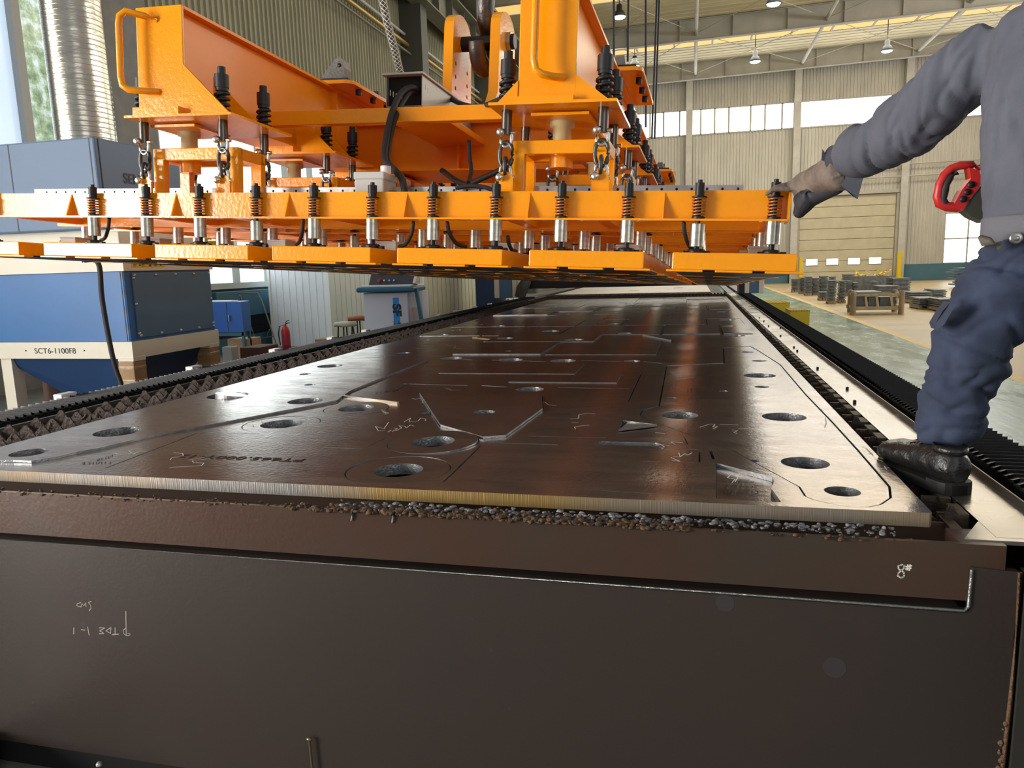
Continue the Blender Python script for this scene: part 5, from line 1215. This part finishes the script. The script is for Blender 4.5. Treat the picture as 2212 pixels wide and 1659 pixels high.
# stools
def stool(px, py, z, rr_, label, m, cat='stool', cloth=True):
    c = Pz(px, py, z); t = thing('stool', label, cat, (c.x, c.y, 0)); mb = MB(); mb.lathe([(0, .02), (rr_, .02), (rr_, -.03), (0, -.03)], c, n=20); part('seat', mb, BLACK, t)
    mb = MB(); mb.lathe([(0, .03), (rr_+.02, .027), (rr_+.03, .0), (rr_+.02, -.05), (rr_+.0, -.02)], c, n=24)
    for v in mb.v: v.z += .02*noise.noise(v*9)*(1 if (v-c).length > rr_*.8 else .3)
    part('seat_cloth', mb, m, t)
    for a in (.5, 1.9, 3.4, 4.9):
        mb = MB(); mb.cyl(c+V3(rr_*.7*math.cos(a), rr_*.7*math.sin(a), -.02), (c.x+rr_*.95*math.cos(a), c.y+rr_*.95*math.sin(a), 0), .014, n=8); part('leg', mb, BLACK, t)
stool(746, 699, .62, .19, 'round stool with a draped cream cloth, left of the control console', mat('cream_cloth', (.55, .52, .42), .9))
stool(775, 687, .66, .19, 'stool with an orange brown cloth partly behind the console', mat('rust_cloth', (.35, .10, .05), .9))
cbox('carton', 'small brown carton on the floor by the cream-covered stool', Pz(730, 735, .2).x-.1, Pz(730, 735, .2).x+.12, 13.0, 13.3, 0, .3)

# ================================================================== right side: stock of cut steel, rack, boxes
def floor_at(x, y): return Pz(x, y, 0)
def bundle(x0, x1, yt, yb, label, depth=.6, lean=.02, m=STACK, pallet=True, n=None):
    a = floor_at(x0, yb); b = floor_at(x1, yb); Y = a.y; top = Py((x0+x1)/2, yt, Y).z; w_ = Py(x1, yb, Y).x-a.x; ph = .10 if pallet else 0
    if top < ph+.1: top = ph+.25
    n = n or max(4, int((top-ph)/.05)); mb = MB(); h = (top-ph)/n; ss = random.Random(int(x0*7+yb))
    cx, cy = a.x+w_/2, Y+depth/2; ox = 0
    for i in range(n):
        ox += ss.uniform(-lean, lean)*.5; ox *= .9; dw = ss.uniform(-.05, .03)
        mb.box(cx+ox-w_/2-dw/2, cx+ox+w_/2+dw/2, Y+ss.uniform(-.02, .02), Y+depth+ss.uniform(-.02, .02), ph+h*i, ph+h*(i+1)-h*.3)
    if pallet:
        t = MB()
        for yy in (Y, Y+depth-.08): t.box(cx-w_/2, cx+w_/2, yy, yy+.08, 0, .035)
        for k in range(3): xx = cx-w_/2+(w_-.08)*k/2; t.box(xx, xx+.08, Y, Y+depth, .035, .10)
        solo('wooden_bearer', t, WOOD, 'low wooden bearer under the '+label, 'pallet')
    return solo('steel_bundle', mb, m, label, 'steel stack', group='stacks of cut steel on the right')
bundle(1712, 1726, 602, 632, 'leftmost slim stack of dark steel pieces')
bundle(1728, 1739, 599, 635, 'slim steel stack second from the left')
bundle(1740, 1754, 597, 639, 'tall steel stack third from the left')
bundle(1756, 1769, 600, 638, 'tall steel stack fourth from the left')
bundle(1771, 1788, 596, 637, 'tall steel stack fifth from the left')
bundle(1790, 1806, 605, 657, 'big strapped steel bundle left of the wooden rack', lean=.05)
bundle(1771, 1789, 630, 650, 'short pale steel stack before the tall row', lean=.01)
bundle(1813, 1827, 606, 655, 'uneven steel stack just left of the rack posts')
bundle(1829, 1841, 606, 640, 'steel stack behind the left rack posts')
bundle(1843, 1856, 610, 640, 'steel stack behind the rack, left half')
bundle(1793, 1806, 597, 618, 'far steel stack behind the strapped bundle')
bundle(1822, 1845, 592, 617, 'far flat steel stack behind the rack')
bundle(1882, 1897, 607, 634, 'dark steel stack beside the yellow brackets')
bundle(1897, 1944, 617, 645, 'wide flat steel sheet stack behind the rack, right half', 1.2, .01)
bundle(1928, 1966, 600, 634, 'neat square stack of grey sheets by the teal wall band', 1.2, .01)
bundle(1967, 2014, 630, 656, 'wide stack of grey sheets right of the rack', 1.2, .01)
bundle(2016, 2044, 625, 648, 'wide sheet stack partly behind the worker leg', 1.2, .01)
bundle(1985, 2026, 657, 669, 'thin stack of plates on wooden blocks', 1.0, .01)
bundle(2027, 2075, 645, 674, 'stack of grey sheets nearest the worker leg', 1.0, .01)
mb = MB(); ry = random.Random(4); a = floor_at(1847, 630)
for i in range(60): c = V3(a.x+ry.uniform(0, 1.5), a.y+ry.uniform(0, .9), .75+ry.uniform(-.12, .18)); mb.bar(c, c+V3(ry.uniform(-.2, .2), ry.uniform(-.2, .2), ry.uniform(-.08, .08)), .06, .02)
solo('yellow_brackets', mb, YELLOW, 'heap of small yellow brackets on top of a crate behind the rack', 'brackets', kind='stuff')
mb = MB(); mb.box(a.x-.05, a.x+1.6, a.y-.05, a.y+1, 0, .68); solo('parts_crate', mb, STACK, 'grey crate carrying the heap of yellow brackets', 'crate')
mb = MB(); b_ = floor_at(1965, 612)
for i in range(9): mb.box(b_.x+.2*(i % 3), b_.x+6-.3*i, 38.0+.1*i, 39+.1*i, .12+.09*i, .18+.09*i)
solo('long_bar_stock', mb, mat('blue_grey_bars', (.10, .15, .18), .45, .5), 'low stack of long dark bars in front of the teal wall band', 'bar stack')
mb = MB()
for i in range(90): c = V3(b_.x+1.2+ry.uniform(0, 1.0), 31+ry.uniform(0, 1), .12+ry.uniform(-.08, .25)); mb.sphere(c, .04, 6)
solo('small_white_parts', mb, WHITE, 'heap of small pale parts beside the flat stacks near the worker leg', 'parts', kind='stuff')
# wooden rack in front
A, B_ = floor_at(1842, 680), floor_at(1951, 680); t = thing('wooden_rack', 'wooden crate rack with four round posts holding steel plates', 'rack', ((A.x+B_.x)/2, A.y+.4, 0)); C = floor_at(1818, 671); dy = 1.1
hh = Py(1842, 632, A.y).z
for i, (x, y, h_) in enumerate(((A.x, A.y, hh), (B_.x, A.y, hh+.02), (C.x+.1, A.y+dy, hh+.02), (B_.x+.1, A.y+dy, hh))):
    mb = MB(); mb.lathe([(.0, h_+.02), (.05, h_+.015), (.075, h_-.03), (.072, h_*.6), (.08, .0)], (x, y, 0), n=12)
    for v in mb.v: v += Vector((noise.noise(v*6), noise.noise(v*6+V3(3, 0, 0)), 0))*.015
    part('post', mb, WOOD, t)
mb = MB()
for z0, z1 in ((.12, .22), (.50, .56)): mb.bbox(A.x, B_.x, A.y-.03, A.y+.03, z0, z1, .008); mb.bbox(C.x, B_.x, A.y+dy-.03, A.y+dy+.03, z0, z1, .008)
mb.bar((A.x, A.y, .17), (C.x+.1, A.y+dy, .17), .05, .08); mb.bar((B_.x, A.y, .17), (B_.x+.1, A.y+dy, .17), .05, .08); mb.bar((A.x, A.y, .53), (C.x+.1, A.y+dy, .53), .05, .06); mb.bar((B_.x, A.y, .53), (B_.x+.1, A.y+dy, .53), .05, .06); part('rail', mb, mat('pale_wood', (.40, .31, .18), .8, 0, .3, 30, .2, 8), t)
for fx in (.27, .50, .80):
    x = A.x+(B_.x-A.x)*fx; mb = MB(); mb.bar((x+(.02 if fx < .8 else .02), A.y, .22), (x+(-.02 if fx < .8 else -.03), A.y, .50), .06, .03); part('slat', mb, mat('pale_wood_slat', (.45, .36, .20), .8), t)
for i, (f0, f1, h_) in enumerate(((.08, .30, .48), (.33, .52, .46), (.58, .92, .47))):
    mb = MB(); x0, x1 = A.x+(B_.x-A.x)*f0, A.x+(B_.x-A.x)*f1; n = 9
    for k in range(n): mb.box(x0+ry.uniform(-.02, .02), x1+ry.uniform(-.02, .02), A.y+.15, A.y+.8, .2+(h_-.2)*k/n, .2+(h_-.2)*(k+.85)/n)
    solo('steel_bundle', mb, STACK, ('left', 'middle', 'right')[i]+' steel stack inside the wooden rack', 'steel stack', group='stacks of cut steel on the right')
mb = MB(); mb.box(A.x+.12, A.x+(B_.x-A.x)*.6, A.y+.1, A.y+1.0, .57, .62); solo('flat_sheet', mb, mat('pale_grey_sheet', (.25, .28, .28), .4, .5), 'flat grey sheet lying across the top of the wooden rack', 'steel sheet')
# yellow grating boxes by the table
for i, (px, py, w_, h_, d_) in enumerate(((1665, 685, .62, .42, 1.6), (1722, 712, .42, .38, 1.0))):
    x1 = 1705 if i == 0 else 1748; c = floor_at(x1, 690 if i == 0 else 708); y0 = c.y
    t = thing('step_box', ('larger', 'smaller')[i]+' yellow grating step box beside the right rail cover', 'step', (c.x-w_/2, y0, 0), 'yellow step boxes')
    mb = MB(); mb.box(c.x-w_, c.x, y0, y0+d_, 0, h_); part('box_body', mb, YELLOW, t)
    mb = MB()
    for k in range(int(d_/.08)): mb.box(c.x-w_, c.x, y0+.08*k, y0+.08*k+.02, h_, h_+.02)
    for k in range(8): mb.box(c.x-w_+w_*k/7.2, c.x-w_+w_*k/7.2+.02, y0, y0+d_, h_, h_+.02)
    part('grating', mb, mat('yellow_grating', (.55, .42, .03), .5), t)

# ================================================================== the worker
def loft(mb, rings, n=24, cap=True):          # ring: (centre, rx vector, ry vector)
    vs = []
    for c, ax, ay in rings:
        for k in range(n): a = 2*PI*k/n; vs.append(c+ax*math.cos(a)+ay*math.sin(a))
    m = len(rings); mb.add(vs, [(i*n+k, i*n+(k+1) % n, (i+1)*n+(k+1) % n, (i+1)*n+k) for i in range(m-1) for k in range(n)]+([tuple(range(n))[::-1], tuple(range((m-1)*n, m*n))] if cap else []), True)
def chainrings(pts, rad, flat=None):
    out = []; m = len(pts)
    for i, p in enumerate(pts):
        d = (pts[min(i+1, m-1)]-pts[max(i-1, 0)]).normalized(); x = d.cross(V3(0, 1, 0)).normalized() if abs(d.y) < .9 else d.cross(V3(0, 0, 1)).normalized(); y = d.cross(x)
        r = rad[i]; f_ = 1 if flat is None else flat
        out.append((p, x*r, y*r*f_))
    # soft ends
    a, b = out[0], out[-1]; d0 = (pts[0]-pts[1]).normalized(); d1 = (pts[-1]-pts[-2]).normalized()
    return [(a[0]+d0*rad[0]*.30, a[1]*.6, a[2]*.6)]+out+[(b[0]+d1*rad[-1]*.30, b[1]*.6, b[2]*.6)]
def organic(mb, voxel, smooth=3, wr=None):
    me = mb.mesh('tmp', []); ob = bpy.data.objects.new('tmp', me); COL.objects.link(ob)
    r_ = ob.modifiers.new('r', 'REMESH'); r_.mode = 'VOXEL'; r_.voxel_size = voxel; r_.use_smooth_shade = True
    s_ = ob.modifiers.new('s', 'SMOOTH'); s_.factor = .5; s_.iterations = smooth
    dg = bpy.context.evaluated_depsgraph_get(); m2 = bpy.data.meshes.new_from_object(ob.evaluated_get(dg)); bpy.data.objects.remove(ob)
    if wr:
        nn = [v.normal.copy() for v in m2.vertices]
        for v, n_ in zip(m2.vertices, nn): v.co += n_*wr(v.co)
    out = MB(); out.v = [v.co.copy() for v in m2.vertices]; out.f = [list(p.vertices) for p in m2.polygons]; out.sm = [True]*len(out.f); out.mi = [0]*len(out.f)
    bpy.data.meshes.remove(m2); return out
def ridged(p, sc, o=0):
    q = V3(p.x*sc[0]+o, p.y*sc[1], p.z*sc[2]); return (1-abs(noise.noise(q))*2.2)
S = Py(2118, 128, 2.42)
arm = [Py(2150, 110, 2.40), Py(2098, 138, 2.42), Py(2040, 205, 2.47), Py(1968, 266, 2.56), Py(1905, 306, 2.66), Py(1862, 322, 2.73), Py(1828, 338, 2.79)]
armr = [.095, .098, .100, .108, .088, .088, .066]
tx = Py(2122, 430, 2.30).x
person = thing('person', 'person in grey-blue work clothes leaning left with one gloved hand on the orange frame', 'person', (tx+.2, 2.2, .97))
hipL, hipR = V3(tx+.13, 2.26, 1.57), V3(tx+.31, 2.20, 1.57)
tor = [(1.63, .205, .135, .0), (1.69, .215, .14, .0), (1.78, .225, .145, .0), (1.90, .235, .15, .0), (2.02, .245, .15, .0), (2.12, .25, .145, .01), (2.20, .225, .125, .015), (2.26, .15, .10, .02), (2.31, .08, .075, .03)]
mb = MB(); loft(mb, [(V3(tx+.222+o_*.5, 2.29, z), V3(rx, 0, 0), V3(0, ry_, 0)) for z, rx, ry_, o_ in tor])
loft(mb, chainrings(arm, armr))
armR = [V3(tx+.38, 2.30, 2.17), V3(tx+.50, 2.32, 2.02), V3(tx+.55, 2.38, 1.84), V3(tx+.50, 2.52, 1.72), V3(tx+.45, 2.60, 1.68)]
loft(mb, chainrings(armR, [.09, .085, .075, .065, .055]))
def crease(q, wd=.16):
    n_ = abs(noise.noise(q)); return -max(0, 1-n_/wd)
def wrJ(p):
    ax = (arm[6]-arm[1]).normalized(); q = p-arm[1]
    w_ = max(0, min(1, (tx+.06-p.x)/.10))
    s_ = q.dot(ax); pr_ = q-ax*s_; tw = s_*7+pr_.z*5
    a_ = .012*crease(V3(tw, pr_.x*5, pr_.y*5+pr_.z*4))+.012*noise.noise(V3(s_*8, pr_.z*5, pr_.y*5))+.007*crease(V3(s_*17+pr_.z*12, pr_.z*9, 4), .2)
    b_ = .014*crease(V3(p.x*7+p.z*1.2, p.y*4, p.z*1.6))+.016*noise.noise(V3(p.x*6, p.y*4, p.z*2.0))+.005*crease(V3(p.x*11, p.y*6, p.z*9), .15)
    return a_*w_+b_*(1-w_)
jk = organic(mb, .0085, 5, wrJ); jacket = part('jacket', jk, DENIM, person)
# hem band with snap button
mb = MB(); loft(mb, [(V3(tx+.222, 2.285, z), V3(.212+dd_, 0, 0), V3(0, .145+dd_, 0)) for z, dd_ in ((1.622, -.004), (1.627, .010), (1.688, .010), (1.695, -.002))], 40); part('hem_band', mb, mat('hem_cotton', (.14, .14, .16), .85, 0, .25, 300), jacket)
bq = Py(2195, 515, 2.175); mb = MB(); mb.lathe([(0, .006), (.006, .006), (.008, .003), (.013, .006), (.016, .0)], bq, (0, -1, 0), 18); part('snap_button', mb, SUS, jacket, 'round silver snap button')
# cuff: open flap hanging at the wrist
mb = MB(); c0, c1 = arm[-1], arm[-2]; d = (c0-c1).normalized(); x_ = d.cross(V3(0, 1, 0)).normalized(); y_ = d.cross(x_)
loft(mb, [(c0-d*.01, x_*.062, y_*.062), (c0+d*.03, x_*.052, y_*.05), (c0+d*.045, x_*.056, y_*.052), (c0+d*.047, x_*.048, y_*.045), (c0+d*.02, x_*.045, y_*.042)], 24, False)
f = [Py(1838, 372, 2.76), Py(1872, 362, 2.72), Py(1862, 395, 2.74), Py(1853, 430, 2.76), Py(1843, 424, 2.76), Py(1818, 402, 2.78), Py(1819, 375, 2.78)]
mb.prism(f, (0, .006, 0)); f = [Py(1775, 345, 2.80), Py(1777, 322, 2.80), Py(1786, 336, 2.80), Py(1800, 330, 2.80), Py(1790, 352, 2.80)]; mb.prism(f, (0, .006, 0))
part('cuff', mb, mat('dark_cuff_cotton', (.05, .055, .075), .85, 0, .2, 300), jacket, 'loose open cuff flap')
# trousers
leg = [Py(2030, 958, 2.215), Py(2045, 920, 2.22), Py(2064, 860, 2.22), Py(2083, 795, 2.22), Py(2100, 740, 2.22), Py(2128, 685, 2.23), Py(2165, 632, 2.24), Py(2200, 585, 2.25), hipL+V3(.02, 0, .0)]
legr = [.060, .084, .096, .098, .103, .112, .114, .112, .105]
mb = MB(); loft(mb, chainrings(leg, legr))
legR = [V3(1.02, 1.74, 1.10), V3(1.06, 1.78, 1.25), V3(1.12, 1.86, 1.40), V3(1.13, 2.0, 1.52), hipR]
loft(mb, chainrings(legR, [.075, .085, .10, .12, .13]))
loft(mb, [(V3(tx+.22, 2.26, z), V3(rx, 0, 0), V3(0, ry_, 0)) for z, rx, ry_ in ((1.48, .10, .09), (1.52, .17, .12), (1.60, .195, .13), (1.65, .19, .125))])
def wrT(p):
    g_ = .4+.6*noise.noise(p*3+V3(9, 0, 0))
    return .013*crease(V3(p.x*3+p.z*5, p.y*4, p.z*11+p.x*4), .2)+.010*noise.noise(V3(p.x*5, p.y*5, p.z*12))+.008*crease(V3(p.x*11-p.z*7, p.y*6, p.z*15), .22)*(.7+g_)+.008*noise.noise(V3(p.x*14, p.y*10, p.z*20+p.x*9))
tr = organic(mb, .0075, 5, wrT); trousers = part('trousers', tr, TROUS, person)
# knee pocket flap and belt end
mb = MB(); f = [Py(2054, 652, 2.12), Py(2062, 662, 2.11), Py(2040, 700, 2.11), Py(2024, 712, 2.12), Py(2020, 700, 2.13), Py(2036, 672, 2.12)]; mb.prism(f, (0, .05, 0))
part('side_pocket', mb, mat('dark_navy_cotton', (.03, .04, .07), .85), trousers)
mb = MB(); mb.tube([Py(2160, 530, 2.15), Py(2135, 524, 2.15), Py(2122, 516, 2.16), Py(2128, 530, 2.16)], [.012, .014, .012, .008], 8); part('belt_end', mb, mat('brown_webbing', (.12, .10, .08), .8), trousers)
# shoe
heel = V3(.690, 2.105, .966); toe = V3(.588, 2.38, .966); fd = (toe-heel).normalized(); fs_ = V3(fd.y, -fd.x, 0)
def fr_(t_, w_, z0, z1, sh=0, n=20):       # closed ring cross-section of the shoe at fraction t_
    c = heel.lerp(toe, t_)+fs_*sh; return (c+V3(0, 0, (z0+z1)/2), fs_*w_, V3(0, 0, (z1-z0)/2))
mb = MB(); loft(mb, [fr_(-.03, .018, .03, .085), fr_(.0, .036, .024, .108), fr_(.08, .044, .024, .120), fr_(.2, .046, .024, .122), fr_(.34, .046, .024, .122), fr_(.46, .048, .024, .116), fr_(.60, .053, .024, .106), fr_(.74, .057, .024, .099), fr_(.88, .056, .024, .092), fr_(.97, .048, .024, .084), fr_(1.02, .030, .026, .068)], 26)
def wrS(p): return .0022*noise.noise(p*38)+.0015*ridged(p, (26, 26, 26))*(1 if p.z > 1.0 else 0)
shp = organic(mb, .0045, 6, wrS); shoe = part('shoe', shp, LEATHER, person)
mb = MB(); prof = [(-.03, .022), (-.01, .038), (.05, .046), (.2, .048), (.4, .046), (.6, .056), (.76, .061), (.9, .059), (.98, .050), (1.04, .026)]
outl = [heel.lerp(toe, a)+fs_*b for a, b in prof]+[heel.lerp(toe, a)-fs_*b for a, b in prof[::-1]]
mb.prism([p+V3(0, 0, 0) for p in outl], (0, 0, .026)); k0 = len(mb.v)
mb.prism([heel.lerp(toe, a)+fs_*(b+.001)+V3(0, 0, -.0) for a, b in prof[:4]]+[heel.lerp(toe, a)-fs_*(b+.001) for a, b in prof[:4][::-1]], (0, 0, .034)); part('sole', mb, RUBBER, shoe)
mb = MB(); loft(mb, [(heel.lerp(toe, .13)+V3(0, 0, .108), fs_*.040, fd*.048), (heel.lerp(toe, .13)+V3(0, 0, .118), fs_*.041, fd*.049), (heel.lerp(toe, .13)+V3(0, 0, .128), fs_*.038, fd*.045), (heel.lerp(toe, .13)+V3(0, 0, .120), fs_*.032, fd*.040)], 22, True); part('padded_collar', mb, LEATHER, shoe)
mb = MB()
for i in range(5):
    t_ = .36+.055*i; z = .124-.0045*i; c = heel.lerp(toe, t_)+V3(0, 0, z)
    mb.tube([c-fs_*.026+V3(0, 0, -.008), c+V3(0, 0, .004), c+fs_*.026+fd*.012+V3(0, 0, -.008)], .0022, 6)
    mb.tube([c-fs_*.026+fd*.012+V3(0, 0, -.008), c+V3(0, 0, .005), c+fs_*.026+V3(0, 0, -.008)], .0022, 6)
part('laces', mb, RUBBER, shoe)
mb = MB(); h2 = V3(1.0, 1.66, 1.0); loft(mb, [(h2+V3(0, a, z), V3(w_, 0, 0), V3(0, 0, hh_)) for a, w_, z, hh_ in ((-.03, .03, .04, .03), (.04, .04, .05, .05), (.15, .045, .045, .045), (.24, .05, .035, .03), (.3, .03, .03, .02))], 18); part('shoe', mb, LEATHER, person)
# gloved left hand: gauntlet, palm, five fingers closing over the end of the beam
W0 = Py(1826, 368, 2.80); W1 = Py(1790, 378, 2.88); W2 = Py(1757, 392, 2.95); K = Py(1722, 408, 3.03)
def glove_rings(a, b, ra, rb, fl): return chainrings([a, a.lerp(b, .5), b], [ra, (ra+rb)/2, rb], fl)
mb = MB(); loft(mb, chainrings([W0, W1, W2], [.066, .061, .050], .9)); loft(mb, chainrings([W2, W2.lerp(K, .5), K], [.049, .050, .042], .75))
hd = (K-W2).normalized(); hx = V3(0, 1, 0); hx = (hx-hd*hx.dot(hd)).normalized(); hz = V3(0, 0, 1)
EL = ML @ V3(.025, .05, .112)       # top corner of the beam end
fing = []
for i, (off, ln) in enumerate(((-.036, .9), (-.012, 1.0), (.012, .95), (.034, .78))):
    b0 = K+hx*off+V3(0, 0, .006); b1 = b0+V3(-.040*ln, .004, .010); b2 = b1+V3(-.028*ln, .004, -.004); b3 = b2+V3(-.020*ln, .004, -.016)
    mb.tube([b0+V3(.02, 0, 0), b0, b1, b2, b3], [.013, .0125, .0115, .0105, .0085], 10); mb.sphere(b3, .0085, 8); mb.sphere(b1, .0122, 8)
th = [Py(1762, 405, 2.94), Py(1748, 424, 2.96), Py(1735, 444, 2.98), Py(1727, 458, 2.99)]
gl = organic(mb, .0042, 2, lambda p: .0035*ridged(p, (22, 22, 22), 2)+.001*noise.noise(p*90)-.002); glove = part('glove', gl, GLOVEM, person, 'worn tan suede work glove')
mb = MB(); mb.tube(th, [.040, .040, .034, .024], 14); mb.sphere(th[-1], .024, 10)
lo = [Py(1815, 402, 2.84), Py(1775, 415, 2.92), Py(1748, 425, 2.97), Py(1728, 440, 3.0)]; loft(mb, chainrings(lo, [.024, .034, .040, .036], .8)); dk_ = organic(mb, .005, 3); part('palm_side', dk_, GLOVED, glove, 'dark palm and thumb side')
mb = MB(); mb.tube([V3(*armR[-1])+V3(0, .02, 0), V3(*armR[-1])+V3(-.03, .10, -.02)], [.035, .04], 12)
for i in range(4): b0 = armR[-1]+V3(-.055+.02*i, .13, -.02); mb.tube([b0, b0+V3(0, .035, -.01), b0+V3(0, .05, -.035)], [.010, .0095, .008], 8)
b0 = armR[-1]+V3(-.07, .08, -.01); mb.tube([b0, b0+V3(-.02, .03, -.02), b0+V3(-.02, .05, -.04)], [.012, .010, .008], 8)
part('glove', organic(mb, .005, 2), GLOVEM, person)
# head (above the view)
hc = V3(tx+.19, 2.36, 2.47); mb = MB(); mb.tube([V3(tx+.215, 2.31, 2.26), hc+V3(0, 0, -.05)], [.06, .055], 14); mb.sphere(hc, .105, 20, (.76, .92, 1.12)); mb.sphere(hc+V3(0, .035, -.055), .06, 12, (.95, 1, .9)); mb.sphere(hc+V3(0, .105, -.015), .018, 8, (.8, 1, 1.4))
mb.sphere(hc+V3(-.08, 0, -.01), .024, 8, (.4, .9, 1.3)); mb.sphere(hc+V3(.08, 0, -.01), .024, 8, (.4, .9, 1.3)); part('head', organic(mb, .006, 2), SKIN, person)
mb = MB(); mb.sphere(hc+V3(0, -.012, .03), .108, 20, (.80, .93, 1.02)); part('hair', mb, HAIR, person)
mb = MB()
for s in (-1, 1): mb.sphere(hc+V3(.032*s, .088, .012), .009, 8)
part('eye', mb, BLACK, person)
# red pendant remote behind the hip
YQ = 2.42; t = thing('crane_remote', 'red crane remote with a black grip and three black buttons at the worker side', 'remote control', Py(2080, 420, YQ))
mb = MB(); mb.tube([Py(x, y, YQ) for x, y in ((2118, 362), (2100, 356), (2075, 357), (2055, 364), (2040, 378), (2030, 398), (2025, 425), (2030, 440), (2045, 446), (2070, 448))], [.013, .012, .012, .012, .012, .012, .013, .014, .014, .014], 12); part('handle_frame', mb, RED, t)
mb = MB(); mb.tube([Py(x, y, YQ-.004) for x, y in ((2066, 372), (2052, 382), (2044, 398), (2040, 412), (2037, 430), (2040, 440))], [.010, .012, .010, .012, .010, .012], 10); part('grip', mb, RUBBER, t)
mb = MB(); f = [Py(x, y, YQ-.02) for x, y in ((2094, 362), (2116, 368), (2122, 395), (2095, 430), (2080, 455), (2062, 440), (2078, 410), (2098, 385))]; mb.prism(f, (0, .045, 0)); part('remote_body', mb, RED, t)
for x, y in ((2098, 399), (2090, 415), (2081, 430)):
    mb = MB(); c = Py(x, y, YQ-.021); k = len(mb.v); mb.lathe([(0, .004), (.0085, .004), (.010, 0)], c, (0, -1, 0), 16); part('button', mb, BLACK, t)
mb = MB(); f = [Py(x, y, YQ-.015) for x, y in ((2122, 400), (2126, 425), (2127, 480), (2100, 468), (2085, 455), (2098, 430))]; mb.prism(f, (0, .06, 0)); part('remote_base', mb, mat('dark_olive_plastic', (.05, .05, .035), .5), t)
